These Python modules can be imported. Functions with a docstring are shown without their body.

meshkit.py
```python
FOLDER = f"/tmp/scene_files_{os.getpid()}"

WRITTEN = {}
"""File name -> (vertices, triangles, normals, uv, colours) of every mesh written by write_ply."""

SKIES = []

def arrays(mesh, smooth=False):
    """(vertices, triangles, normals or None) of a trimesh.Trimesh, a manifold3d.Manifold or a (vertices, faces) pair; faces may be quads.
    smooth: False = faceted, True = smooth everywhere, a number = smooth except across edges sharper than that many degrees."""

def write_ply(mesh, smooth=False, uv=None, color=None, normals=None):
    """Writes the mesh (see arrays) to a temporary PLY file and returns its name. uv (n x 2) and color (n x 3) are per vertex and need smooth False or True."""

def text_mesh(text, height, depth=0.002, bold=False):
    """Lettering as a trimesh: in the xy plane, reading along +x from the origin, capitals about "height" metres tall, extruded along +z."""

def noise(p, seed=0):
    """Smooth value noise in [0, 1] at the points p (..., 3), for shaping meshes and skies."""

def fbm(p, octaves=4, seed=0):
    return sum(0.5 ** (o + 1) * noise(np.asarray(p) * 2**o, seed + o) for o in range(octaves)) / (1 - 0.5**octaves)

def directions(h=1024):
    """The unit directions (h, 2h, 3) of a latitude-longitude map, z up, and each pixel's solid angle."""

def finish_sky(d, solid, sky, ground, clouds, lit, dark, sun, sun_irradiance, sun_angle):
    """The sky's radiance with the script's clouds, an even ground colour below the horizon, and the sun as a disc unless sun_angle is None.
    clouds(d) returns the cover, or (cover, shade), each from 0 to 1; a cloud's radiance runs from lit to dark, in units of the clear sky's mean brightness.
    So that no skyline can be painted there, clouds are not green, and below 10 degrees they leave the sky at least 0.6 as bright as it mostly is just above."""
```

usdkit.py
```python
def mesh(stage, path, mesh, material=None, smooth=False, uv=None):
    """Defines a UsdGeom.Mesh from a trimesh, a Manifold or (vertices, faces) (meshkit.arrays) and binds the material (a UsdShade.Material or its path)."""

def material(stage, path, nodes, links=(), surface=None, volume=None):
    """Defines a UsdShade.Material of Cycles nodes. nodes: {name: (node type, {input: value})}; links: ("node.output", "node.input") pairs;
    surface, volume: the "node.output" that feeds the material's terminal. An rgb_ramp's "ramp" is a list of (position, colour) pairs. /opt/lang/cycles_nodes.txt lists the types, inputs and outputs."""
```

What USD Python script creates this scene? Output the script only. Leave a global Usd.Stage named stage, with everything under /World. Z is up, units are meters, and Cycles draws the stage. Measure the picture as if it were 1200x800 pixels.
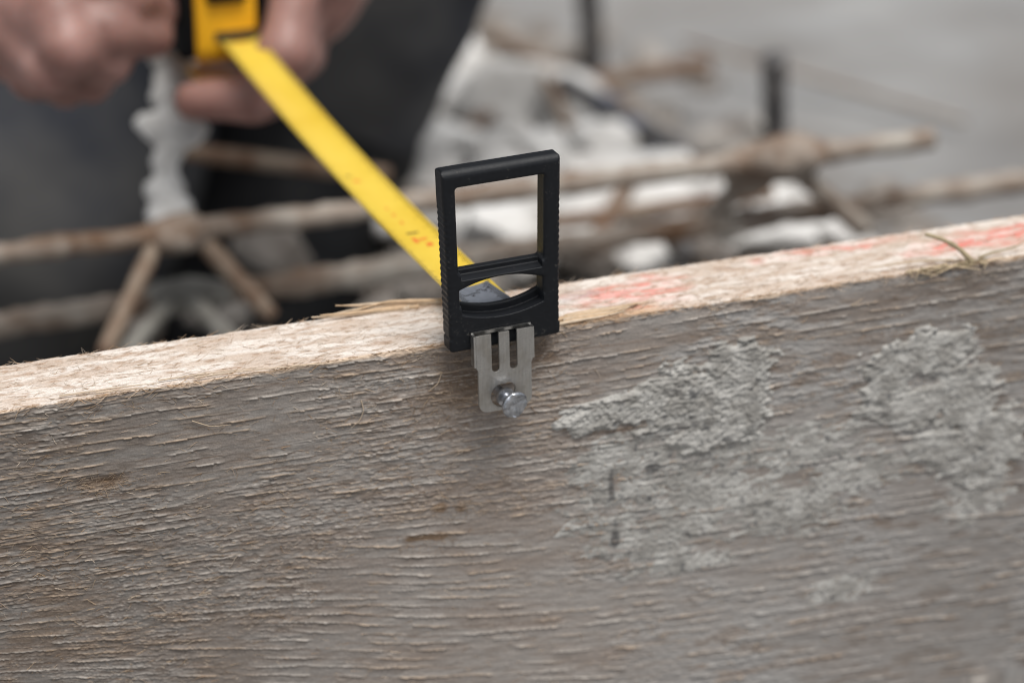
import math, random, numpy as np, trimesh, usdkit, meshkit
from pxr import Usd, UsdGeom, UsdLux, UsdShade, Sdf, Gf, Vt
import manifold3d as m3

stage = Usd.Stage.CreateInMemory()
UsdGeom.SetStageUpAxis(stage, UsdGeom.Tokens.z); UsdGeom.SetStageMetersPerUnit(stage, 1.0)
UsdGeom.Xform.Define(stage, '/World'); UsdGeom.Scope.Define(stage, '/World/Looks')

# ------------------------------------------------------------------ camera
PITCH, FOCAL, DIST = math.radians(24.0), 85.0, 0.708
FPX = FOCAL / 36.0 * 1200.0
FWD = np.array([0, math.cos(PITCH), -math.sin(PITCH)]); RGT = np.array([1.0, 0, 0]); UP = np.array([0, math.sin(PITCH), math.cos(PITCH)])
EYE = -DIST * (FWD + RGT * (585 - 600) / FPX + UP * (400 - 392) / FPX)     # the board's near arris under the hook is the origin
cam = UsdGeom.Camera.Define(stage, '/World/camera')
M = Gf.Matrix4d(*RGT, 0, *UP, 0, *(-FWD), 0, *EYE, 1)
cam.AddTransformOp().Set(M)
cam.CreateFocalLengthAttr(FOCAL); cam.CreateHorizontalApertureAttr(36.0); cam.CreateVerticalApertureAttr(36.0 * 682 / 1024)
cam.CreateClippingRangeAttr(Gf.Vec2f(0.02, 100)); cam.CreateFStopAttr(6.3); cam.CreateFocusDistanceAttr(0.684)
cam.CreateExposureAttr(1.52)

# ------------------------------------------------------------------ sky and sun (bright overcast)
SUN_EL, SUN_AZ = math.radians(68), math.radians(148)      # azimuth measured as atan2(x, y)
usdkit.material(stage, '/World/Looks/overcast_sky', {
    "sky": ("sky_texture", {"sky_type": "single_scattering", "sun_disc": False, "sun_elevation": SUN_EL, "sun_rotation": SUN_AZ}),
    "tc": ("texture_coordinate", {}),
    "n": ("noise_texture", {"scale": 2.2, "detail": 5.0, "roughness": 0.55}),
    "cl": ("rgb_ramp", {"ramp": [(0.25, (3.2, 3.45, 3.8)), (0.75, (5.2, 5.4, 5.65))]}),
    "mx": ("mix", {"mix_type": "mix", "fac": 0.94}),
    "bg": ("background_shader", {"strength": 0.05})},
    [("tc.generated", "n.vector"), ("n.fac", "cl.fac"), ("sky.color", "mx.color1"), ("cl.color", "mx.color2"), ("mx.color", "bg.color")], surface="bg.background")
dome = UsdLux.DomeLight.Define(stage, '/World/sky')
UsdShade.MaterialBindingAPI.Apply(dome.GetPrim()).Bind(UsdShade.Material.Get(stage, '/World/Looks/overcast_sky'))
sun = UsdLux.DistantLight.Define(stage, '/World/sun')
sun.CreateIntensityAttr(0.36); sun.CreateAngleAttr(32.0); sun.CreateNormalizeAttr(True); sun.CreateColorAttr(Gf.Vec3f(1.0, 0.98, 0.95))
sun.AddRotateXYZOp().Set(Gf.Vec3f(90 - math.degrees(SUN_EL), 0, 180 - math.degrees(SUN_AZ)))

# ------------------------------------------------------------------ helpers
used = {}
def numbered(path):
    n = used.get(path, -1) + 1; used[path] = n
    return path if n == 0 else f"{path}_{n:03d}"
def path_of(p): return str(p.GetPath()) if p is not None else '/World'
def say(o, label=None, cat=None, group=None, kind=None):
    o = o if isinstance(o, Usd.Prim) else o.GetPrim()
    for k, v in (('label', label), ('category', cat), ('group', group), ('kind', kind)):
        if v: o.SetCustomDataByKey(k, v)
    return o
def thing(name, label, cat, matrix=None, loc=None, group=None):
    x = UsdGeom.Xform.Define(stage, numbered('/World/' + name))
    if matrix is not None: x.AddTransformOp().Set(matrix)
    elif loc is not None: x.AddTranslateOp().Set(Gf.Vec3d(*map(float, loc)))
    return say(x, label, cat, group)
def obj(name, mesh, mat, parent=None, smooth=False, col=None):
    p = numbered(path_of(parent) + '/' + name)
    g = usdkit.mesh(stage, p, mesh, '/World/Looks/' + mat, smooth=smooth)
    if col is not None:
        UsdGeom.PrimvarsAPI(g).CreatePrimvar('tint', Sdf.ValueTypeNames.Color3fArray, 'vertex').Set(Vt.Vec3fArray.FromNumpy(np.asarray(col, np.float32)))
    return g.GetPrim()
def at(px, py, depth):                    # the point seen at a place in the photograph, at a real distance along the optical axis
    return EYE + depth * (FWD + RGT * (px - 600) / FPX + UP * (400 - py) / FPX)
def at_z(px, py, z):
    r = FWD + RGT * (px - 600) / FPX + UP * (400 - py) / FPX
    return EYE + r * (z - EYE[2]) / r[2]
def frame_matrix(x, y, z, o):
    return Gf.Matrix4d(*map(float, (*x, 0, *y, 0, *z, 0, *o, 1)))
def unit(a): a = np.asarray(a, float); return a / np.linalg.norm(a)
def sstep(a, b, x): t = np.clip((x - a) / (b - a), 0, 1); return t * t * (3 - 2 * t)
def N(x, y, seed=0, z=0.0):
    x, y = np.broadcast_arrays(np.asarray(x, float), np.asarray(y, float))
    return meshkit.noise(np.stack([x, y, np.full_like(x, z)], -1), seed)
def FB(x, y, octv=3, seed=0):
    return sum(0.5 ** (o + 1) * N(x * 2 ** o + 13.7 * o, y * 2 ** o - 7.1 * o, seed + 11 * o) for o in range(octv)) / (1 - 0.5 ** octv)
def mix(a, b, t): return a + (b - a) * t[..., None]

def surface_nets(F, org, h):
    """vertices and quads of the zero level of the samples F (negative inside)"""
    nx, ny, nz = F.shape; ins = F < 0
    c = [(i, j, k) for i in (0, 1) for j in (0, 1) for k in (0, 1)]
    sl = lambda A, o: A[o[0]:nx - 1 + o[0], o[1]:ny - 1 + o[1], o[2]:nz - 1 + o[2]]
    cnt = sum(sl(ins, o).astype(np.int8) for o in c)
    cells = np.argwhere((cnt > 0) & (cnt < 8))
    idx = -np.ones((nx - 1, ny - 1, nz - 1), np.int64); idx[tuple(cells.T)] = np.arange(len(cells))
    vals = {o: F[cells[:, 0] + o[0], cells[:, 1] + o[1], cells[:, 2] + o[2]] for o in c}
    acc = np.zeros((len(cells), 3)); num = np.zeros(len(cells))
    for a in c:
        for ax in range(3):
            if a[ax] == 0:
                b = tuple(1 if q == ax else a[q] for q in range(3))
                fa, fb = vals[a], vals[b]; m = (fa < 0) != (fb < 0)
                t = np.where(m, fa / np.where(m, fa - fb, 1), 0)
                pt = np.array(a, float)[None] + t[:, None] * (np.array(b, float) - np.array(a, float))[None]
                acc[m] += pt[m]; num[m] += 1
    V = (cells + acc / num[:, None]) * h + np.asarray(org)
    quads = []
    for ax in range(3):
        d = [0, 0, 0]; d[ax] = 1
        A = ins; B = np.roll(ins, -1, ax)
        S = A != B
        o1, o2 = [(1, 2), (2, 0), (0, 1)][ax]
        e = np.argwhere(S); lim = np.array([nx, ny, nz]) - 1
        ok = (e[:, ax] < lim[ax]) & (e[:, o1] > 0) & (e[:, o2] > 0) & (e[:, o1] < lim[o1]) & (e[:, o2] < lim[o2])
        e = e[ok]
        def cell(s1, s2):
            q = e.copy(); q[:, o1] -= s1; q[:, o2] -= s2
            return idx[tuple(q.T)]
        Q = np.stack([cell(1, 1), cell(0, 1), cell(0, 0), cell(1, 0)], 1)
        fl = ~A[tuple(e.T)]
        Q[fl] = Q[fl][:, ::-1]
        quads.append(Q)
    return V, np.vstack(quads)
def grid(lo, hi, h):
    ax = [np.arange(lo[k], hi[k] + h, h) for k in range(3)]
    return np.meshgrid(*ax, indexing='ij', sparse=True), np.array(lo, float)
def smin(a, b, k):
    q = np.clip(0.5 + 0.5 * (b - a) / k, 0, 1)
    return b + (a - b) * q - k * q * (1 - q)
def capsule(G, a, b, ra, rb):
    a, b = np.asarray(a, float), np.asarray(b, float); d = b - a
    p = [G[k] - a[k] for k in range(3)]
    t = np.clip((p[0] * d[0] + p[1] * d[1] + p[2] * d[2]) / max(d @ d, 1e-12), 0, 1)
    return np.sqrt(sum((p[k] - t * d[k]) ** 2 for k in range(3))) - (ra + (rb - ra) * t)
def ellipsoid(G, c, r):
    q = np.sqrt(sum(((G[k] - c[k]) / r[k]) ** 2 for k in range(3)))
    return (q - 1) * min(r)
def union(fields, k):
    f = fields[0]
    for g in fields[1:]: f = smin(f, g, k)
    return f
def tube(points, radii, sides=6, caps=True):
    P = np.asarray(points, float); R = np.broadcast_to(np.asarray(radii, float), (len(P),))
    T = np.gradient(P, axis=0); T /= np.linalg.norm(T, axis=1, keepdims=True) + 1e-12
    ref = np.array([0.0, 0, 1]) if abs(T[0, 2]) < 0.9 else np.array([1.0, 0, 0])
    A = np.cross(T, ref); A /= np.linalg.norm(A, axis=1, keepdims=True) + 1e-12
    B = np.cross(T, A)
    ang = np.arange(sides) / sides * 2 * np.pi
    V = (P[:, None] + R[:, None, None] * (np.cos(ang)[None, :, None] * A[:, None] + np.sin(ang)[None, :, None] * B[:, None])).reshape(-1, 3)
    n = len(P); F = []
    for i in range(n - 1):
        for j in range(sides):
            a, b = i * sides + j, i * sides + (j + 1) % sides
            F += [(a, a + sides, b), (b, a + sides, b + sides)]
    if caps:
        V = np.vstack([V, P[0], P[-1]]); c0, c1 = len(V) - 2, len(V) - 1
        for j in range(sides):
            F += [(c0, j, (j + 1) % sides), (c1, (n - 1) * sides + (j + 1) % sides, (n - 1) * sides + j)]
    return V, np.array(F)
def join(parts):
    V, F, o = [], [], 0
    for v, f in parts:
        V.append(v); F.append(np.asarray(f) + o); o += len(v)
    return np.vstack(V), np.vstack(F)
def lathe(profile, sides=48):               # profile (r, z) -> solid of revolution about z
    return trimesh.creation.revolve(np.array(profile, float), sections=sides)
def transform(mesh, X, Y, Z, o):
    v, f = (mesh if isinstance(mesh, tuple) else (np.array(mesh.vertices), np.array(mesh.faces)))
    return v[:, :1] * np.asarray(X) + v[:, 1:2] * np.asarray(Y) + v[:, 2:3] * np.asarray(Z) + np.asarray(o), f
def poly_sdf(X, Y, rings):
    d = np.full(np.broadcast(X, Y).shape, 1e9); inside = np.zeros(d.shape, bool)
    for ring in rings:
        n = len(ring)
        for i in range(n):
            ax, ay = ring[i]; bx, by = ring[(i + 1) % n]
            ex, ey = bx - ax, by - ay
            t = np.clip(((X - ax) * ex + (Y - ay) * ey) / (ex * ex + ey * ey + 1e-12), 0, 1)
            d = np.minimum(d, np.hypot(X - ax - t * ex, Y - ay - t * ey))
            cr = ((ay > Y) != (by > Y)) & (X < (bx - ax) * (Y - ay) / ((by - ay) if by != ay else 1e-12) + ax)
            inside ^= cr
    return np.where(inside, -d, d)

# ------------------------------------------------------------------ materials
def mat(name, nodes, links): usdkit.material(stage, '/World/Looks/' + name, nodes, links, surface="p.BSDF")
def tinted(name, rough, scale, amt, bump_d, spec=0.3, sheen=0.0):     # colour from the mesh's own tint, broken up by fine grain
    mat(name, {"a": ("attribute", {"attribute": "tint"}), "tc": ("texture_coordinate", {}),
               "n": ("noise_texture", {"scale": scale, "detail": 4.0, "roughness": 0.65}),
               "r": ("rgb_ramp", {"ramp": [(0.25, (1 - amt,) * 3), (0.75, (1 + amt,) * 3)]}),
               "m": ("mix", {"mix_type": "multiply", "fac": 1.0}),
               "b": ("bump", {"strength": 0.6, "distance": bump_d}),
               "p": ("principled_bsdf", {"roughness": rough, "specular_ior_level": spec})},
        [("tc.object", "n.vector"), ("n.fac", "r.fac"), ("a.color", "m.color1"), ("r.color", "m.color2"), ("m.color", "p.base_color"), ("n.fac", "b.height"), ("b.normal", "p.normal")])
tinted('sawn_wood', 0.85, 1800.0, 0.22, 0.00012, 0.2)
tinted('wood_fibre', 0.8, 900.0, 0.12, 0.00003, 0.2)
tinted('cement', 0.95, 1500.0, 0.18, 0.00015, 0.15)
def speckled(name, c0, c1, scale, rough, bump_d=0.0, spec=0.5, metallic=0.0, detail=4.0, extra=None):
    mat(name, {"tc": ("texture_coordinate", {}), "n": ("noise_texture", {"scale": scale, "detail": detail, "roughness": 0.6}),
               "r": ("rgb_ramp", {"ramp": [(0.32, c0), (0.68, c1)]}), "b": ("bump", {"strength": 0.7, "distance": bump_d}),
               "p": ("principled_bsdf", {"roughness": rough, "specular_ior_level": spec, "metallic": metallic, **(extra or {})})},
        [("tc.object", "n.vector"), ("n.fac", "r.fac"), ("r.color", "p.base_color")] + ([("n.fac", "b.height"), ("b.normal", "p.normal")] if bump_d else []))
mat('black_plastic', {"tc": ("texture_coordinate", {}), "n": ("noise_texture", {"scale": 900.0, "detail": 5.0, "roughness": 0.7}), "n2": ("noise_texture", {"scale": 130.0, "detail": 4.0, "roughness": 0.6}),
     "a": ("math", {"math_type": "multiply_add", "value2": 0.45, "value3": 0.0}), "s": ("math", {"math_type": "add"}),
     "r": ("rgb_ramp", {"ramp": [(0.30, (0.0030, 0.0034, 0.0044)), (0.86, (0.0065, 0.0072, 0.009)), (0.98, (0.05, 0.047, 0.042))]}),
     "ro": ("rgb_ramp", {"ramp": [(0.3, (0.34, 0.34, 0.34)), (0.9, (0.55, 0.55, 0.55))]}), "b": ("bump", {"strength": 0.7, "distance": 0.00006}),
     "p": ("principled_bsdf", {"specular_ior_level": 0.22})},
    [("tc.object", "n.vector"), ("tc.object", "n2.vector"), ("n2.fac", "a.value1"), ("n.fac", "s.value1"), ("a.value", "s.value2"), ("s.value", "r.fac"), ("s.value", "ro.fac"), ("r.color", "p.base_color"), ("ro.color", "p.roughness"), ("n.fac", "b.height"), ("b.normal", "p.normal")])
mat('steel_sheet', {"tc": ("texture_coordinate", {}), "mp": ("mapping", {"scale": (1.0, 1.0, 0.10)}), "n": ("noise_texture", {"scale": 1500.0, "detail": 4.0, "roughness": 0.65}), "n2": ("noise_texture", {"scale": 170.0, "detail": 4.0, "roughness": 0.6}),
     "r": ("rgb_ramp", {"ramp": [(0.3, (0.40, 0.39, 0.375)), (0.7, (0.52, 0.505, 0.48))]}), "r2": ("rgb_ramp", {"ramp": [(0.36, (0.80, 0.77, 0.73)), (0.55, (1.0, 1.0, 1.0))]}), "m": ("mix", {"mix_type": "multiply", "fac": 1.0}),
     "ro": ("rgb_ramp", {"ramp": [(0.3, (0.48, 0.48, 0.48)), (0.65, (0.27, 0.27, 0.27))]}), "b": ("bump", {"strength": 0.5, "distance": 0.00002}),
     "p": ("principled_bsdf", {"metallic": 1.0})},
    [("tc.object", "mp.vector"), ("mp.vector", "n.vector"), ("tc.object", "n2.vector"), ("n.fac", "r.fac"), ("n2.fac", "r2.fac"), ("n2.fac", "ro.fac"), ("r.color", "m.color1"), ("r2.color", "m.color2"), ("m.color", "p.base_color"), ("ro.color", "p.roughness"), ("n.fac", "b.height"), ("b.normal", "p.normal")])
speckled('nail_zinc', (0.24, 0.25, 0.27), (0.62, 0.63, 0.66), 420.0, 0.34, 0.0001, 0.5, 1.0)
speckled('blade_yellow', (0.60, 0.40, 0.035), (0.68, 0.49, 0.07), 25.0, 0.32, 0.0, 0.4)
speckled('case_yellow', (0.72, 0.34, 0.008), (0.76, 0.38, 0.012), 60.0, 0.38, 0.0, 0.5)
speckled('tip_grey', (0.13, 0.14, 0.16), (0.17, 0.18, 0.205), 500.0, 0.42, 0.00003, 0.5)
speckled('ink_black', (0.012, 0.012, 0.013), (0.02, 0.02, 0.02), 300.0, 0.5)
speckled('ink_red', (0.60, 0.13, 0.02), (0.64, 0.16, 0.03), 300.0, 0.5)
speckled('mortar_white', (0.50, 0.48, 0.45), (0.80, 0.785, 0.755), 60.0, 0.9, 0.002, 0.2)
speckled('mortar_grey', (0.12, 0.11, 0.095), (0.25, 0.24, 0.215), 50.0, 0.9, 0.002, 0.2)
speckled('pale_stone', (0.34, 0.315, 0.29), (0.74, 0.725, 0.70), 17.0, 0.9, 0.003, 0.2)
speckled('grey_stone', (0.12, 0.10, 0.085), (0.27, 0.245, 0.22), 25.0, 0.9, 0.003, 0.2)
speckled('pale_rubble', (0.11, 0.09, 0.075), (0.38, 0.355, 0.325), 14.0, 0.9, 0.003, 0.2)
speckled('rusty_bar', (0.10, 0.045, 0.022), (0.24, 0.19, 0.145), 55.0, 0.85, 0.0015, 0.25)
speckled('caked_bar', (0.13, 0.075, 0.045), (0.38, 0.345, 0.30), 40.0, 0.9, 0.0015, 0.2)
speckled('dark_bar', (0.035, 0.034, 0.036), (0.12, 0.11, 0.105), 80.0, 0.6, 0.001, 0.4)
speckled('blue_wire', (0.05, 0.06, 0.09), (0.10, 0.11, 0.15), 50.0, 0.6)
speckled('skin', (0.17, 0.082, 0.064), (0.30, 0.165, 0.138), 45.0, 0.5, 0.0003, 0.4, extra={"subsurface_weight": 0.15, "subsurface_scale": 0.004})
speckled('work_jacket', (0.035, 0.036, 0.038), (0.07, 0.07, 0.07), 35.0, 0.9, 0.001, 0.2)
speckled('work_trousers', (0.022, 0.025, 0.034), (0.090, 0.086, 0.080), 8.0, 0.92, 0.001, 0.2)
speckled('rubber_black', (0.003, 0.003, 0.0034), (0.006, 0.006, 0.0065), 40.0, 0.6, 0.0005, 0.12)
speckled('hair_brown', (0.03, 0.02, 0.012), (0.06, 0.04, 0.025), 200.0, 0.6, 0.002)
speckled('eye_white', (0.7, 0.7, 0.7), (0.75, 0.75, 0.75), 10.0, 0.2)
mat('concrete_ground', {"tc": ("texture_coordinate", {}), "n": ("noise_texture", {"scale": 5.0, "detail": 7.0, "roughness": 0.6}),
     "n2": ("noise_texture", {"scale": 4.5, "detail": 4.0, "roughness": 0.6}),
     "r": ("rgb_ramp", {"ramp": [(0.3, (0.178, 0.178, 0.180)), (0.7, (0.265, 0.263, 0.26))]}),
     "r2": ("rgb_ramp", {"ramp": [(0.36, (0.76, 0.71, 0.66)), (0.58, (1.0, 0.985, 0.96))]}),
     "m": ("mix", {"mix_type": "multiply", "fac": 1.0}), "b": ("bump", {"strength": 0.5, "distance": 0.004}),
     "p": ("principled_bsdf", {"roughness": 0.9, "specular_ior_level": 0.25})},
    [("tc.object", "n.vector"), ("tc.object", "n2.vector"), ("n.fac", "r.fac"), ("n2.fac", "r2.fac"), ("r.color", "m.color1"), ("r2.color", "m.color2"),
     ("m.color", "p.base_color"), ("n.fac", "b.height"), ("b.normal", "p.normal")])

# ------------------------------------------------------------------ ground
GZ = -0.25
def ground_z(x): return GZ + 0.03 * np.clip(x, -1.2, 1.2)
def make_ground():
    xs = np.concatenate([np.linspace(-30, -1.3, 12), np.linspace(-1.2, 1.6, 113), np.linspace(1.7, 30, 12)])
    ys = np.concatenate([np.linspace(-12, -0.6, 8), np.linspace(-0.5, 2.6, 125), np.linspace(2.8, 40, 14)])
    X, Y = np.meshgrid(xs, ys, indexing='ij')
    Z = ground_z(X) + 0.012 * (FB(X * 6, Y * 6, 3, 5) - 0.5)
    n, m = X.shape; I = np.arange(n * m).reshape(n, m)
    Q = np.stack([I[:-1, :-1], I[1:, :-1], I[1:, 1:], I[:-1, 1:]], -1).reshape(-1, 4)
    say(obj('ground', (np.stack([X, Y, Z], -1).reshape(-1, 3), Q), 'concrete_ground', smooth=True), kind='structure', label='rough grey concrete ground of the building site', cat='ground')
make_ground()

# ------------------------------------------------------------------ the board
TH, TAU = math.radians(17.0), 0.03
EU = np.array([math.cos(TH) * math.cos(TAU), math.sin(TH) * math.cos(TAU), math.sin(TAU)]); EW = np.array([-math.sin(TH), math.cos(TH), 0]); EZ = np.cross(EU, EW)
board = thing('timber_board', 'rough sawn formwork board on edge, grey face spattered with cement, pale top edge', 'board', frame_matrix(EU, EW, EZ, (0, 0, 0)))
TB = 30.0                                    # thickness, mm

def grain_g(u, v):
    K = sstep(15, 95, v)
    S = np.where(u < -60, u, np.where(u > 60, -20 + 0.25 * (u - 60) + 42, 0)) 
    t = np.clip((u + 60) / 120, 0, 1)
    S = np.where((u >= -60) & (u <= 60), -60 + 120 * (t - 0.375 * t * t), S)
    S = np.where(u > 60, 15 + 0.25 * (u - 60), S)
    return v - 0.23 * K * S
def face_height(u, v):
    """relief of the sawn face in mm, lip mask, gap mask"""
    g = grain_g(u, v)
    g = g + 0.9 * (FB(u / 13, v / 4.0, 2, 3) - 0.5) + 0.5 * (FB(u / 2.4, v / 1.4, 2, 6) - 0.5) + 3.0 * (N(u / 70, v / 30, 4) - 0.5)
    rough = sstep(0.42, 0.62, FB(u / 38 + 3, v / 26 + 1.3, 2, 8) + 0.16 * sstep(-60, -160, u) - 0.10 * sstep(0, 60, u))
    h = np.zeros_like(g); lip = np.zeros_like(g); gap = np.zeros_like(g)
    for per, wl, amp, sd, thr, x in ((3.3, 9.5, 0.68, 21, 0.38, 75), (1.9, 5.2, 0.54, 51, 0.40, 40), (1.0, 2.6, 0.36, 81, 0.42, 14)):
        ph = g / per + 1.15 * FB(u / x, v / (2.6 * per), 2, sd)
        k = np.floor(ph); f = ph - k
        A = sstep(thr, thr + 0.24, N(u / wl + 17.3 * np.mod(k, 7), k * 1.0 + 0.37, sd + 5)) * (0.45 + 0.55 * N(u / (wl * 0.4), k, sd + 7))
        if per < 2: A = A * (0.35 + 0.65 * rough)
        h += amp * A * (0.18 * f + 0.82 * f ** 6.0)
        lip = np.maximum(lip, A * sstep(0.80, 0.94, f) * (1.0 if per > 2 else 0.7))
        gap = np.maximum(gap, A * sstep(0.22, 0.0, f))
    h += 0.30 * (FB(u / 1.6, v / 0.6, 3, 121) - 0.5) * (0.55 + 1.2 * rough) + 0.22 * (FB(u / 4.5, v / 1.3, 2, 127) - 0.5)
    h += 0.5 * (FB(u / 55, v / 20, 3, 131) - 0.5)
    return h, lip, gap, rough
def blob(u, v, cu, cv, ru, rv, wob=0.35, sd=0):
    r = np.sqrt(((u - cu) / ru) ** 2 + ((v - cv) / rv) ** 2)
    return 1 - r + wob * (FB(u / 9, v / 5, 3, 200 + sd) - 0.5) * 2
def top_height(u, w):
    f = FB(u / 5.5, w / 1.1, 3, 301) - 0.5
    ph = w / 1.9 + 1.5 * FB(u / 22, w / 4, 2, 311); k = np.floor(ph)
    A = sstep(0.5, 0.75, N(u / 8, k, 313))
    return 0.42 * f + 0.22 * A * (ph - k) + 0.10 * (FB(u / 1.1, w / 0.5, 2, 321) - 0.5) * 2 + 0.5 * (N(u / 60, w / 20, 7) - 0.5), A * sstep(0.8, 0.97, ph - k)
def arris_wear(u):
    return 0.2 + 1.5 * sstep(0.45, 0.85, FB(u / 16, u * 0, 3, 401)) + 0.7 * (FB(u / 2.2, u * 0, 2, 411) - 0.4)

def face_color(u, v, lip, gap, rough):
    c = mix(np.broadcast_to(np.array([0.258, 0.220, 0.192]), u.shape + (3,)), np.array([0.284, 0.256, 0.232]), sstep(0.35, 0.65, FB(u / 30, grain_g(u, v) / 5, 3, 501)))
    c = mix(c, np.array([0.17, 0.122, 0.088]), 0.45 * sstep(0.5, 0.72, FB(u / 6, v / 1.8, 3, 511)) * (0.5 + 0.5 * rough))
    c = c * (0.87 - 0.30 * sstep(20, -170, u) - 0.26 * sstep(60, 190, u) + 0.05 * sstep(40, 90, v) * sstep(80, 20, np.abs(u)))[..., None]         # vignette painted into the colour: darker towards both ends, lighter low in the middle
    brown = np.clip(blob(u, v, -118, 27, 9, 2.6, 0.4, 3), 0, 1) + 0.55 * np.clip(1.6 * blob(u, v, -12, 13, 16, 11, 0.5, 4), 0, 1) + 0.5 * np.clip(1.5 * blob(u, v, 13, 9, 9, 10, 0.5, 5), 0, 1) \
        + 0.8 * np.clip(2 * blob(u, v, -14, 55, 3, 4, 0.8, 6), 0, 1) + 1.2 * np.clip(2 * blob(u, v, -26, 63, 8, 1.6, 0.9, 7), 0, 1) + 0.9 * np.clip(2 * blob(u, v, -20, 54, 3, 2.6, 0.9, 9), 0, 1) + 0.35 * np.clip(2.5 * blob(u, v, -145, 62, 34, 26, 0.9, 8), 0, 1) * sstep(0.4, 0.6, FB(u / 7, v / 2.2, 3, 515))
    c = mix(c, np.array([0.135, 0.085, 0.05]), np.clip(brown, 0, 0.9))
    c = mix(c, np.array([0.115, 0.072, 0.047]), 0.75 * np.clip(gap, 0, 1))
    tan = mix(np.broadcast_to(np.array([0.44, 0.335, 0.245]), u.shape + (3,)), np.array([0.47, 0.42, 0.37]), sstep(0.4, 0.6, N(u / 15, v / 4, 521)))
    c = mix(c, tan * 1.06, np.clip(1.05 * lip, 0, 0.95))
    dust = sstep(0.47, 0.62, FB(u / 9, v / 2.6, 4, 531) + 0.10 * sstep(10, 60, u) * sstep(12, 40, v) + 0.06 * sstep(60, 100, v)) * sstep(0, 75, u + 40 * (N(u / 14, v / 9, 533) - 0.5))
    c = mix(c, np.array([0.29, 0.28, 0.268]), 0.7 * dust * (0.55 + 0.45 * rough))
    stain = 1.3 * np.clip(2 * blob(u, v, 34, 56, 1.5, 6, 0.5, 31), 0, 1) + np.clip(2 * blob(u, v, 47.5, 52.5, 3.2, 2.3, 0.6, 32), 0, 1) + np.clip(2 * blob(u, v, 35, 75, 1.6, 4.5, 0.6, 33), 0, 1) + 0.7 * np.clip(blob(u, v, 26, 13, 4, 3, 0.6, 34), 0, 1)
    c = mix(c, np.array([0.075, 0.072, 0.07]), 0.75 * np.clip(stain, 0, 1))
    return c
def top_color(u, w, fl):
    c = mix(np.broadcast_to(np.array([0.46, 0.375, 0.31]), u.shape + (3,)), np.array([0.58, 0.52, 0.465]), sstep(0.35, 0.65, FB(u / 14, w / 3, 3, 601)))
    sp = sstep(0.58, 0.72, FB(u / 3.2, w / 0.8, 3, 611))
    c = mix(c, np.array([0.28, 0.175, 0.11]), 0.60 * sp)
    c = mix(c, np.array([0.44, 0.29, 0.17]), 0.45 * fl)
    c = c * (1 - 0.12 * sstep(20, -140, u) * 0)[..., None]
    return c
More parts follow.
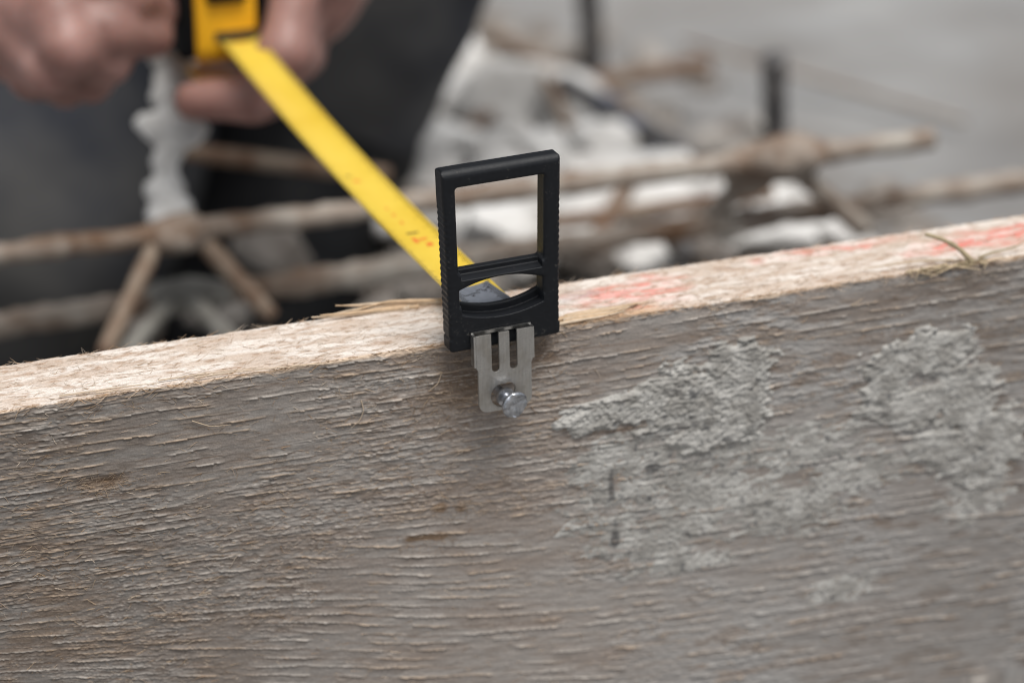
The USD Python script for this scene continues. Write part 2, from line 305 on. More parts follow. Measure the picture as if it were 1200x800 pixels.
def make_board():
    us = np.concatenate([np.arange(-520, -168, 6.0), np.arange(-168, 202, 0.46), np.arange(204, 900, 8.0)])
    R = 0.9
    pw, pz, nw, nz = [], [], [], []
    def add(w, z, a, b): pw.append(w); pz.append(z); nw.append(a); nz.append(b)
    for v in np.concatenate([np.arange(238, 150, -5.0), np.arange(150, R, -0.285)]): add(0, -v, -1, 0)
    for a in np.linspace(0, np.pi / 2, 7): add(R - R * math.cos(a), -R + R * math.sin(a), -math.cos(a), math.sin(a))
    for w in np.arange(R + 0.25, TB - R, 0.27): add(w, 0, 0, 1)
    for a in np.linspace(0, np.pi / 2, 5): add(TB - R + R * math.sin(a), -R + R * math.cos(a), math.sin(a), math.cos(a))
    for v in np.arange(3, 238, 5.0): add(TB, -v, 1, 0)
    add(TB, -238.0, 0.7, -0.7); add(0, -238.0, -0.7, -0.7)
    pw, pz, nw, nz = map(np.array, (pw, pz, nw, nz))
    U, PW = np.meshgrid(us, pw, indexing='ij'); _, PZ = np.meshgrid(us, pz, indexing='ij')
    V = -PZ
    onface, ontop = (nw < -0.5) & (nz > -0.5), nz >= 0.5
    H = np.zeros_like(U); C = np.full(U.shape + (3,), 0.2)
    f = np.where(onface)[0]; t = np.where(ontop)[0]
    uf, vf = U[:, f], V[:, f]
    h, lip, gap, rough = face_height(uf, vf)
    gouge = np.clip(blob(uf, vf, -118, 27, 9, 2.4, 0.4, 3), 0, 1)
    H[:, f] = h - 0.9 * gouge
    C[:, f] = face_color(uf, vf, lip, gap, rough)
    ut, wt = U[:, t], PW[:, t]
    ht, fl = top_height(ut, wt)
    H[:, t] = ht
    ct = top_color(ut, wt, fl)
    # the split orange fibres on the arris to the right of the hook, red and grey spray marks on the top edge
    split = sstep(14, 20, ut) * sstep(58, 44, ut) * sstep(9.0, 5.0, wt + 3 * (FB(ut / 10, wt / 2, 2, 71) - 0.5))
    crk = sstep(0.45, 0.6, FB(ut / 14, wt / 0.8, 3, 73)); ct = mix(ct, np.array([0.46, 0.29, 0.17]), 0.7 * split * (0.3 + 0.7 * crk)); H[:, t] -= 1.0 * split * (1 - crk)
    grain_r = 0.25 + 0.75 * sstep(0.38, 0.6, FB(ut / 4, wt / 1.2, 3, 75))
    red = 0.75 * np.clip(1.3 * blob(ut, wt, 45, 17, 26, 13, 0.7, 21), 0, 1) + 1.2 * np.clip(1.5 * blob(ut, wt, 172, 15, 30, 10, 0.7, 22), 0, 1) + 0.7 * np.clip(1.4 * blob(ut, wt, 115, 26, 28, 5, 0.7, 23), 0, 1)
    ct = mix(ct, np.array([0.60, 0.125, 0.095]), np.clip(red * 0.72, 0, 0.85) * grain_r)
    ct = mix(ct, np.array([0.30, 0.30, 0.30]), 0.8 * np.clip(1.6 * blob(ut, wt, 30, 20, 9, 5, 0.6, 24), 0, 1) * grain_r)
    C[:, t] = ct
    # arris: where the saw tore it, the pale top breaks over to the grey face along an uneven line
    ridge = np.minimum(np.where(nw < -0.1, V, 1e9), 1e9)
    de_face = np.clip(V, 0, None); de_top = np.clip(PW, 0, None)
    wear = arris_wear(U)
    near = np.exp(-np.where(ontop[None, :], de_top, de_face) / 1.7)
    H -= wear * near * ((onface | ontop)[None, :])
    lip_line = 0.9 * (FB(uf / 13, vf * 0 + 0.2, 3, 421) - 0.42) * 4.0 + 0.5
    pale = sstep(lip_line + 0.5, lip_line - 0.4, vf)
    C[:, f] = mix(C[:, f], np.array([0.56, 0.43, 0.32]), 0.85 * pale)
    over = sstep(-lip_line[:, :1] + 0.0, -lip_line[:, :1] - 0.9, -wt) * 0
    greyline = np.clip(-(FB(ut / 13, wt * 0 + 0.2, 3, 421) - 0.42) * 4.0 - 0.2, 0, 3)
    C[:, t] = mix(C[:, t], np.array([0.25, 0.21, 0.18]), 0.9 * sstep(greyline + 0.2, greyline - 0.3, wt))
    X = U; Wc = PW + nw[None, :] * H; Z = PZ + nz[None, :] * H
    P = np.stack([X, Wc, Z], -1) / 1000.0
    n, m = U.shape; I = np.arange(n * m).reshape(n, m); J = np.roll(I, -1, 1)
    Q = np.stack([I[:-1], I[1:], J[1:], J[:-1]], -1).reshape(-1, 4)[:, ::-1]
    verts = P.reshape(-1, 3); cols = C.reshape(-1, 3)
    T = np.vstack([Q[:, [0, 1, 2]], Q[:, [0, 2, 3]]])
    ends = []
    for row, flip in ((0, False), (n - 1, True)):
        cidx = len(verts); verts = np.vstack([verts, P[row].mean(0)]); cols = np.vstack([cols, [[0.4, 0.33, 0.27]]])
        r = I[row]; tri = np.stack([r, np.roll(r, -1), np.full(m, cidx)], 1)
        ends.append(tri if not flip else tri[:, ::-1])
    T = np.vstack([T] + ends)
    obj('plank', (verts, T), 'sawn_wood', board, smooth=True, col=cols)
make_board()

def cement(name, uc, vc, ru, rv, blobs, thick, sd, label, lk=1.0, step=0.32):
    us = np.arange(uc - ru, uc + ru, step); vs = np.arange(max(1.5, vc - rv), vc + rv, step * 0.85)
    U, V = np.meshgrid(us, vs, indexing='ij')
    h, lip, gap, rough = face_height(U, V)
    m = np.full(U.shape, -1.0)
    for (a, b, c, d) in blobs: m = np.maximum(m, blob(U, V, a, b, c, d, 0.42, sd))
    m = m + 0.9 * (FB(U / 3.2, V / 1.5, 4, 700 + sd) - 0.5)
    lump = FB(U / 1.3, V / 1.0, 3, 710 + sd); lump = np.abs(lump - 0.5) * 2
    holes = sstep(0.60, 0.68, FB(U / 1.3, V / 1.0, 2, 730 + sd))
    t = thick * np.clip(m * 4.0, -1, 1) + lk * (0.40 * (0.42 - lump) + 0.9 * (FB(U / 5, V / 3.2, 3, 720 + sd) - 0.5) + 0.55 * (FB(U / 0.85, V / 0.75, 2, 735 + sd) - 0.5)) * sstep(-0.1, 0.45, m) - 0.35 * lk * holes * sstep(0, 0.4, m)
    fill = (0.35 + 0.4 * lk) * sstep(0.1, 0.6, m)
    H = (1 - fill) * h + 0.25 * fill + t - 0.12
    keep = (t > -0.55)
    C = mix(np.broadcast_to(np.array([0.245, 0.232, 0.212]), U.shape + (3,)), np.array([0.365, 0.35, 0.325]), sstep(0.3, 0.7, FB(U / 5, V / 4, 3, 740 + sd)))
    C = mix(C, np.array([0.09, 0.09, 0.09]), 0.75 * sstep(0.70, 0.78, FB(U / 2.2, V / 1.6, 3, 750 + sd)))
    stain = 1.3 * np.clip(2 * blob(U, V, 34, 56, 1.5, 6, 0.5, 31), 0, 1) + np.clip(2 * blob(U, V, 47.5, 52.5, 3.2, 2.3, 0.6, 32), 0, 1) + np.clip(2 * blob(U, V, 35, 75, 1.6, 4.5, 0.6, 33), 0, 1)
    C = mix(C, np.array([0.075, 0.072, 0.07]), 0.8 * np.clip(stain, 0, 1))
    P = np.stack([U, -H, -V], -1) / 1000
    n, k = U.shape; I = np.arange(n * k).reshape(n, k)
    ok = keep[:-1, :-1] & keep[1:, :-1] & keep[1:, 1:] & keep[:-1, 1:]
    Q = np.stack([I[:-1, :-1], I[:-1, 1:], I[1:, 1:], I[1:, :-1]], -1)[ok]
    used_v = np.unique(Q); remap = np.zeros(n * k, int); remap[used_v] = np.arange(len(used_v))
    o = obj('cement_patch', (P.reshape(-1, 3)[used_v], remap[Q][:, ::-1]), 'cement', board, smooth=True, col=C.reshape(-1, 3)[used_v])
    say(o, label)

# ------------------------------------------------------------------ loose fibres and splinters of the board
rng = np.random.default_rng(7)
def fibre(p0, d, n, L, r, curl, lift, seg=5, sides=3):
    """a thin wood fibre from p0 along d (unit), lifting along n"""
    t = np.linspace(0, 1, seg); b = np.cross(d, n)
    P = p0 + L * (t[:, None] * d + (lift * t ** 1.6)[:, None] * n + (curl * np.sin(t * 2.2) * t)[:, None] * b)
    return tube(P, r * (1 - 0.75 * t), sides)
def make_fibres():
    parts, cols = [], []
    pal = np.array([[0.42, 0.31, 0.21], [0.47, 0.39, 0.31], [0.30, 0.20, 0.125], [0.56, 0.46, 0.36], [0.36, 0.27, 0.20]])
    def put(m, c): parts.append(m); cols.append(np.tile(c, (len(m[0]), 1)))
    nface = np.array([0, -1.0, 0]); ntop = np.array([0, 0, 1.0])
    U = rng.uniform(-165, 190, 7500); V = rng.uniform(1, 130, 7500)
    h, _, _, rough = face_height(U, V)
    for i in range(len(U)):
        if rng.random() > 0.25 + 0.75 * rough[i]: continue
        if 20 < U[i] < 150 and rng.random() < 0.6: continue
        sl = -0.17 * 0.6 * sstep(15, 95, V[i]) * (1 if U[i] < 0 else 0.3)
        a = sl + rng.normal(0, 0.28) + (np.pi if rng.random() < 0.5 else 0)
        if rng.random() < 0.08: a += rng.normal(0, 1.0)
        d = np.array([math.cos(a), 0, math.sin(a)])
        put(fibre(np.array([U[i], -h[i] + 0.05, -V[i]]), d, nface, rng.uniform(0.7, 3.6), rng.uniform(0.06, 0.16), rng.normal(0, 0.45), rng.uniform(0.0, 0.22)), pal[rng.choice(5, p=[.35, .15, .25, .1, .15])] * rng.uniform(0.75, 1.15))
    # fuzz where the saw tore the wood: round the hook, at the gouge, low on the left
    for cu, cv, su, sv, n in ((-14, 14, 8, 7, 420), (12, 9, 5, 6, 160), (-118, 27, 6, 2, 120), (-60, 22, 30, 12, 160), (-14, 55, 2.5, 3.5, 60), (-24, 64, 5, 2, 50), (-150, 50, 20, 14, 220), (122, 30, 20, 5, 90), (150, 12, 20, 8, 80)):
        uu, vv = rng.normal(cu, su, n), np.abs(rng.normal(cv, sv, n)) + 0.8
        hh = face_height(uu, vv)[0]
        for a, b, c in zip(uu, vv, hh):
            ang = rng.uniform(0, 2 * np.pi); d = np.array([math.cos(ang), 0, 0.7 * math.sin(ang)]); d /= np.linalg.norm(d)
            put(fibre(np.array([a, -c + 0.05, -b]), d, nface, rng.uniform(0.8, 2.6), rng.uniform(0.045, 0.09), rng.normal(0, 0.6), rng.uniform(0.1, 0.6)), pal[rng.choice([0, 2, 2, 4])] * rng.uniform(0.6, 1.0))
    U = rng.uniform(-165, 195, 2600); W = rng.uniform(0.5, 29.5, 2600)
    h, _ = top_height(U, W)
    for i in range(len(U)):
        a = rng.normal(0, 0.35) + (np.pi if rng.random() < 0.5 else 0)
        if rng.random() < 0.12: a += rng.normal(0, 1.2)
        d = np.array([math.cos(a), math.sin(a), 0])
        put(fibre(np.array([U[i], W[i], h[i] - 0.05]), d, ntop, rng.uniform(1.0, 4.5), rng.uniform(0.05, 0.13), rng.normal(0, 0.3), rng.uniform(0.02, 0.35)), np.array([[0.46, 0.37, 0.29], [0.54, 0.46, 0.38], [0.30, 0.19, 0.115], [0.36, 0.25, 0.16]])[rng.choice(4, p=[.35, .25, .15, .25])])
    # fringe along both arrises
    for w0, n0 in ((0.4, 700), (29.6, 320)):
        for u in rng.uniform(-165, 195, n0):
            a = rng.normal(0, 0.3) + (np.pi if rng.random() < 0.5 else 0); e = -1.0 if w0 < 5 else 1.0
            d = unit([math.cos(a), e * abs(rng.normal(0, 0.25)), rng.normal(0, 0.15)])
            put(fibre(np.array([u, w0, -0.5 + rng.uniform(-0.3, 0.4)]), d, unit([0, e, 0.6]), rng.uniform(1.2, 5.0), rng.uniform(0.06, 0.16), rng.normal(0, 0.25), rng.uniform(0.0, 0.25)), np.array([[0.58, 0.44, 0.32], [0.44, 0.28, 0.16], [0.36, 0.26, 0.18]])[rng.choice(3)])
    v, f = join(parts)
    say(obj('loose_fibre', (v / 1000, f), 'wood_fibre', board, smooth=True, col=np.vstack(cols)), 'fine torn wood fibres standing off the sawn surfaces', kind='stuff')
make_fibres()
def splinter(pts, r0, r1, color, flat=0.5, sides=6, sd=0):
    """a bigger torn splinter through pts (mm, board frame), thickest near its root"""
    P = np.asarray(pts, float); t = np.linspace(0, len(P) - 1, 18)
    Q = np.stack([np.interp(t, np.arange(len(P)), P[:, k]) for k in range(3)], 1)
    for _ in range(2): Q[1:-1] = 0.25 * Q[:-2] + 0.5 * Q[1:-1] + 0.25 * Q[2:]
    r = np.linspace(r0, r1, len(Q)) * (0.8 + 0.5 * N(np.arange(len(Q)) * 0.7, np.zeros(len(Q)) + sd, 5))
    v, f = tube(Q, r, sides)
    c = np.tile(np.array(color), (len(v), 1)) * (0.8 + 0.4 * N(v[:, 0] * 1.5, v[:, 2] * 4 + v[:, 1] * 3, 9))[:, None]
    return obj('splinter', (v / 1000, f), 'wood_fibre', board, smooth=True, col=c)

# ------------------------------------------------------------------ the tape measure: hook frame, bracket, blade, case
E_UV = 21.0
FX = np.array([math.cos(math.radians(E_UV)) * math.cos(TAU), math.sin(math.radians(E_UV)) * math.cos(TAU), math.sin(TAU)])
FY = np.array([-math.sin(math.radians(E_UV)), math.cos(math.radians(E_UV)), 0]); FZ = np.cross(FX, FY)
FO = EU * 0.0000 + EW * (-0.0042) + EZ * (0.0002)          # bottom middle of the frame's centre plane
tape = thing('tape_measure', 'yellow tape measure pulled out and hooked by a black frame clip over the board', 'tape measure')
def from_frame(mesh):                        # mm in the frame's own axes -> world
    v, f = mesh
    v = np.asarray(v) / 1000
    return FO + v[:, :1] * FX + v[:, 1:2] * FY + v[:, 2:3] * FZ, f
DEP = 6.6
def arc(x0, x1, z_end0, z_end1, z_mid, n=14, xm=None):
    xs = np.linspace(x0, x1, n); t = (xs - x0) / (x1 - x0)
    base = z_end0 + (z_end1 - z_end0) * t
    return [(x, b + (z_mid - (z_end0 + z_end1) / 2) * 4 * q * (1 - q)) for x, b, q in zip(xs, base, t)]
def rounded(ring, r, seg=5):
    out = []; n = len(ring)
    for i in range(n):
        p, a, b = np.array(ring[i], float), np.array(ring[i - 1], float), np.array(ring[(i + 1) % n], float)
        da, db = unit(a - p), unit(b - p); rr = min(r, 0.45 * np.linalg.norm(a - p), 0.45 * np.linalg.norm(b - p))
        for t in np.linspace(0, 1, seg): out.append(tuple((1 - t) ** 2 * (p + da * rr) + 2 * t * (1 - t) * p + t * t * (p + db * rr)))
    return out
outer = rounded([(-17.4, 0), (-17.5, 4.6), (-18.0, 55.6), (18.0, 55.6), (16.6, 5.2), (16.9, 4.4), (16.7, 0)], 1.2)
win1 = rounded([(-13.9, 24.3), (-13.9, 50.2), (12.9, 50.2), (12.1, 24.3)], 1.0)
win2 = arc(-13.8, 11.7, 14.2, 14.2, 11.5) + arc(11.7, -13.8, 18.9, 18.9, 21.3)
def make_frame():
    h = 0.27
    us = np.arange(-20, 20, h); ws = np.arange(-DEP / 2 - 1, DEP / 2 + 1.01, h); zs = np.arange(-2, 58, h)
    X2, Z2 = np.meshgrid(us, zs, indexing='ij')
    d2 = poly_sdf(X2, Z2, [outer, win1, win2])
    side = np.maximum(sstep(-15.5, -17.0, X2), sstep(14.5 + 0 * Z2, 16.0 + 0 * Z2, X2 - 0.028 * (Z2 - 5)))
    knurl = sstep(6, 9, Z2) * sstep(46, 42, Z2) * side
    d2 = d2 + 0.11 * knurl * (1 - np.cos(2 * np.pi * Z2 / 1.9))
    notch = np.minimum(np.hypot(X2 + 18.0, (Z2 - 4.4) * 1.3), np.hypot(X2 - 17.3, (Z2 - 4.4) * 1.3)) - 0.9
    d2 = np.maximum(d2, -notch)
    d2 = d2[:, None, :]; W = ws[None, :, None]; X3 = us[:, None, None]; Z3 = zs[None, None, :]
    r = 1.15
    top_r = 2.3 * sstep(50, 54, Z3)                                  # the top bar is a half-round grip
    half = DEP / 2 + 0 * Z3
    qx, qy = d2 + r, np.abs(W) - half + r
    F = np.hypot(np.maximum(qx, 0), np.maximum(qy, 0)) + np.minimum(np.maximum(qx, qy), 0) - r
    bar = np.hypot(np.maximum(np.abs(Z3 - 52.6) - 0.4, 0), W * (2.9 / (DEP / 2)))  - 2.95
    F = np.where(Z3 > 52.6, np.maximum(F, np.maximum(bar, F)), F)
    # sloping top face of the middle bar, stepped ledge of the lower bar
    inx = np.maximum(np.abs(X3 + 0.9) - 12.7, 0)
    led = 9.2 + 2.3 * ((X3 + 1.0) / 12.8) ** 2
    cut = np.maximum(np.maximum(np.abs(X3 + 0.9) - 12.6, led - Z3), np.maximum(W - 0.9, Z3 - 17.5))
    F = np.maximum(F, -cut)
    slope = np.maximum(np.maximum(np.abs(X3 + 0.9) - 12.4, 22.1 + 0.22 * (W + 3.3) - Z3), np.maximum(Z3 - 26, W - 0.0))
    F = np.maximum(F, -slope)
    # shallow recess behind the steel bracket
    V, Q = surface_nets(F, (us[0], ws[0], zs[0]), h)
    obj('hook_frame', from_frame((V, Q)), 'black_plastic', tape, smooth=42)
make_frame()

def bracket():
    ring = rounded([(-9.8, -5.0), (-9.8, 5.6), (-5.4, 5.6), (-5.4, 5.601)], 0.5)
    cs = m3.CrossSection
    plate = cs([[(-9.9, -4.6), (-9.9, 5.6), (8.9, 5.6), (8.9, -4.6), (8.45, -5.6), (8.45, -20.2), (-9.35, -20.2), (-9.35, -5.6)][::-1]])
    for uc in (-3.5, 2.5):
        plate = plate - cs.square((2.5, 14.0), True).translate((uc, 1.5)) - cs.circle(1.25, 24).translate((uc, -5.5))
    plate = plate - cs.circle(3.6, 48).translate((-1.7, -14.7)) - cs.circle(2.3, 40).translate((0.6, -13.2))
    plate = plate ^ cs([rounded([(-12, -4.9), (-12, 8), (12, 8), (12, -4.9), (8.45, -5.2), (8.45, -19.4), (-9.35, -19.4), (-9.35, -5.2)][::-1], 3.6, 8)])
    plate = plate.offset(-0.25, m3.JoinType.Round).offset(0.25, m3.JoinType.Round, circular_segments=24)
    th = 0.9
    lay = []
    for a, b, ins in ((0, 0.12, 0.14), (0.12, th - 0.12, 0.0), (th - 0.12, th, 0.14)):
        lay.append(m3.Manifold.extrude(plate.offset(-ins, m3.JoinType.Round), b - a + 0.001).translate((0, 0, a)))
    body = lay[0] + lay[1] + lay[2]                               # in (u, z) plane, thickness along +z here
    # folded sides and the inner leaf of the fold: a flat sleeve open at the top
    def box(x0, x1, y0, y1, z0, z1): return m3.Manifold.cube((x1 - x0, y1 - y0, z1 - z0)).translate((x0, y0, z0))
    left = box(-10.5, -9.7, -4.4, 5.5, 0.12, 2.9); right = box(8.7, 9.5, -4.4, 5.5, 0.12, 2.9)
    back = box(-10.4, 9.4, 4.9, 5.8, 2.4, 3.0)
    body = body + left + right + back
    mm = body.to_mesh(); v = mm.vert_properties[:, :3]; f = mm.tri_verts
    # sheet pressed: a soft fold line runs down from the left side of the sleeve into the plate
    z = v[:, 1]; 
    off = np.where(v[:, 2] < 1.0, 0.5 * sstep(-2.0, -10.0, z), 0) * (v[:, 2] < 1.5)
    w = -DEP / 2 - 3.2 + v[:, 2] + off
    V = np.stack([(v[:, 0] + 0.5) * 0.93 - 2.1, w, z], 1)
    return V, f[:, ::-1]
# keep orientation right: (u, w, z) from (u, z', t) flips handedness, hence the reversed faces
obj('hook_plate', from_frame(bracket()), 'steel_sheet', tape, smooth=35)

# nail: drives through the plate's hole into the board
def make_nail():
    o = FO + (-3.0 * FX + 0 * FY - 14.9 * FZ) / 1000
    axis = unit(-EW + 0.27 * EU - 0.13 * EZ)
    X = unit(np.cross(axis, [0, 0, 1.0])); Y = np.cross(axis, X)
    # start 25 mm inside the wood
    d_face = (o @ EW)                                             # distance from the face plane along EW
    root = o - axis * (d_face * -1 + 0.025)
    tip_len = 0.025
    n = thing('nail', 'galvanised round-headed nail driven through the hook plate into the board', 'nail')
    base = o - axis * ((-d_face) / abs(axis @ EW)) 
    L = 0.0158
    shaft = lathe([(0, -0.030), (0.0006, -0.027), (0.00155, -0.022), (0.00155, L - 0.004), (0.0017, L - 0.0012), (0, L - 0.0012)], 28)
    obj('shaft', transform(shaft, X, Y, axis, base), 'nail_zinc', n, smooth=40)
    collar = lathe([(0.0015, L - 0.0066), (0.0027, L - 0.0064), (0.0029, L - 0.0058), (0.0028, L - 0.0051), (0.0015, L - 0.0049)], 32)
    obj('collar', transform(collar, X, Y, axis, base), 'nail_zinc', n, smooth=40)
    prof = [(0, L - 0.0016), (0.0028, L - 0.0016), (0.0034, L - 0.0012), (0.0036, L - 0.0004), (0.0034, L + 0.0001)] + [(r, L + 0.00015) for r in (0.0030, 0.0024, 0.0018, 0.0012, 0.0006, 0)]
    hd = lathe([(a * 1.17, b) for a, b in prof], 40); v = np.array(hd.vertices); f = np.array(hd.faces)
    dent = meshkit.fbm(np.stack([v[:, 0] * 900, v[:, 1] * 900, v[:, 0] * 0], -1), 3, 4) - 0.5
    v[:, 2] += np.where(v[:, 2] > L, dent * 0.0012, 0); v[:, :2] *= (1 + 0.07 * dent[:, None])
    obj('head', transform((v, f), X, Y, axis, base), 'nail_zinc', n, smooth=40)
make_nail()

# blade
TZ = 0.0072
B0 = at_z(566, 356, TZ); B1 = at(281, 50, 0.957)
def blade_axes():
    d = unit(B1 - B0); side = unit(np.cross([0, 0, 1.0], d)); up = unit(np.cross(d, side))
    return d, -side, up                      # side points to the right seen from the camera
BD, BS, BU = blade_axes(); BL = np.linalg.norm(B1 - B0); BWD = 0.0155
def blade_pt(s, t, lift=0.0):                # s 0..1 along, t -1..1 across
    s, t = np.broadcast_arrays(np.asarray(s, float), np.asarray(t, float))
    sag = -0.0035 * np.sin(np.pi * s) 
    cup = 0.0016 * (t ** 2) 
    return B0 + (s * BL)[..., None] * BD + (t * BWD / 2)[..., None] * BS + (sag + cup + lift)[..., None] * BU
def make_blade():
    s = np.linspace(-0.035, 1.03, 60); t = np.linspace(-1, 1, 13)
    S, T = np.meshgrid(s, t, indexing='ij')
    P = np.concatenate([blade_pt(S, T, 0.0).reshape(-1, 3), blade_pt(S, T, -0.00025).reshape(-1, 3)])
    n, m = S.shape; I = np.arange(n * m).reshape(n, m); K = n * m
    Q = np.stack([I[:-1, :-1], I[1:, :-1], I[1:, 1:], I[:-1, 1:]], -1).reshape(-1, 4)
    rim = np.concatenate([I[:, 0], I[-1, 1:], I[-2::-1, -1], I[0, -2:0:-1]])
    R2 = np.roll(rim, -1)
    F = np.vstack([Q, Q[:, ::-1] + K, np.stack([rim, rim + K, R2 + K, R2], 1)])
    bl = obj('blade', (P, F), 'blade_yellow', tape, smooth=60)
    def ribbon(s0, s1, t0, t1, ns=2, nt=2):
        S, T = np.meshgrid(np.linspace(s0, s1, ns), np.linspace(t0, t1, nt), indexing='ij')
        a, b = blade_pt(S, T, 0.00008).reshape(-1, 3), blade_pt(S, T, -0.00005).reshape(-1, 3)
        I = np.arange(ns * nt).reshape(ns, nt); K = ns * nt
        Q = np.stack([I[:-1, :-1], I[1:, :-1], I[1:, 1:], I[:-1, 1:]], -1).reshape(-1, 4)
        return np.vstack([a, b]), np.vstack([Q, Q[:, ::-1] + K])
    ticks = []
    for i in range(14, 300):
        s0 = i * 0.001 / BL
        if s0 > 0.99: break
        ln = 0.34 if i % 10 == 0 else (0.24 if i % 5 == 0 else 0.15)
        for sg in (-1, 1): ticks.append(ribbon(s0, s0 + 0.00022 / BL, sg * 0.97, sg * (0.97 - ln)))
    say(obj('tick_mark', join(ticks), 'ink_black', bl), kind='stuff')
    # red and black print along the middle of the blade, too blurred to read in the photograph
    for s0, s1, t0, t1, m in ((0.205, 0.222, -0.2, -0.02, 'ink_red'), (0.212, 0.217, 0.02, 0.40, 'ink_red'), (0.190, 0.20, 0.15, 0.40, 'ink_red'), (0.236, 0.240, -0.2, 0.30, 'ink_black'),
                              (0.272, 0.280, 0.0, 0.10, 'ink_red'), (0.300, 0.308, -0.02, 0.08, 'ink_red'), (0.325, 0.331, -0.05, 0.05, 'ink_red'), (0.43, 0.436, -0.30, 0.0, 'ink_red'), (0.45, 0.454, -0.45, -0.2, 'ink_black')):
        obj('printed_mark', ribbon(s0, s1, t0, t1, 3, 5), m, bl)
    # grey end plate with engraved ticks and a wavy emblem
    def slab(sa, sb, ta, tb, tc, td, lift, th, ns=8, nt=13):
        s = np.linspace(0, 1, ns); t = np.linspace(0, 1, nt); S, T = np.meshgrid(s, t, indexing='ij')
        tt = (ta + (tb - ta) * T) * (1 - S) + (tc + (td - tc) * T) * S
        ss = sa + (sb - sa) * S
        a, b = blade_pt(ss, tt, lift + th).reshape(-1, 3), blade_pt(ss, tt, lift).reshape(-1, 3)
        I = np.arange(ns * nt).reshape(ns, nt); K = ns * nt
        Q = np.stack([I[:-1, :-1], I[1:, :-1], I[1:, 1:], I[:-1, 1:]], -1).reshape(-1, 4)
        rim = np.concatenate([I[:, 0], I[-1, 1:], I[-2::-1, -1], I[0, -2:0:-1]]); R2 = np.roll(rim, -1)
        return np.vstack([a, b]), np.vstack([Q, Q[:, ::-1] + K, np.stack([rim, rim + K, R2 + K, R2], 1)])
    mm = 0.001 / BL
    pl = obj('end_plate', slab(-5 * mm, 13.2 * mm, -0.95, 0.95, -0.80, 0.78, 0.0001, 0.0009), 'tip_grey', tape, smooth=40)
    grooves = []
    for i in range(-3, 13):
        for sg in (-1, 1):
            e = 0.95 - 0.15 * (i + 5) / 18
            grooves.append(slab((i) * mm, (i + 0.38) * mm, sg * (e - 0.03), sg * (e - (0.36 if i % 5 == 0 else 0.27)), sg * (e - 0.03), sg * (e - (0.36 if i % 5 == 0 else 0.27)), 0.0009, 0.00014, 2, 4))
    say(obj('engraved_tick', join(grooves), 'ink_black', pl), kind='stuff')
    def stroke(pts, r=0.00016):
        q = np.array(pts, float); t = np.linspace(0, len(q) - 1, 24)
        q = np.stack([np.interp(t, np.arange(len(q)), q[:, k]) for k in range(2)], 1)
        for _ in range(2): q[1:-1] = 0.25 * q[:-2] + 0.5 * q[1:-1] + 0.25 * q[2:]
        return tube(blade_pt(q[:, 1] * mm, q[:, 0], 0.00102), r, 6)
    wave = [stroke([(-0.55, 4.6), (-0.40, 5.0), (-0.28, 5.8), (-0.1, 6.6), (0.08, 6.9), (0.2, 6.6)]), stroke([(0.10, 8.2), (0.2, 8.9), (0.32, 8.6), (0.36, 7.6), (0.42, 7.2), (0.56, 8.5), (0.66, 8.9)]), stroke([(0.40, 7.4), (0.47, 6.4)]), stroke([(-0.22, 4.6), (-0.12, 4.7)], 0.0003)]
    obj('emblem', join(wave), 'ink_black', pl)
make_blade()

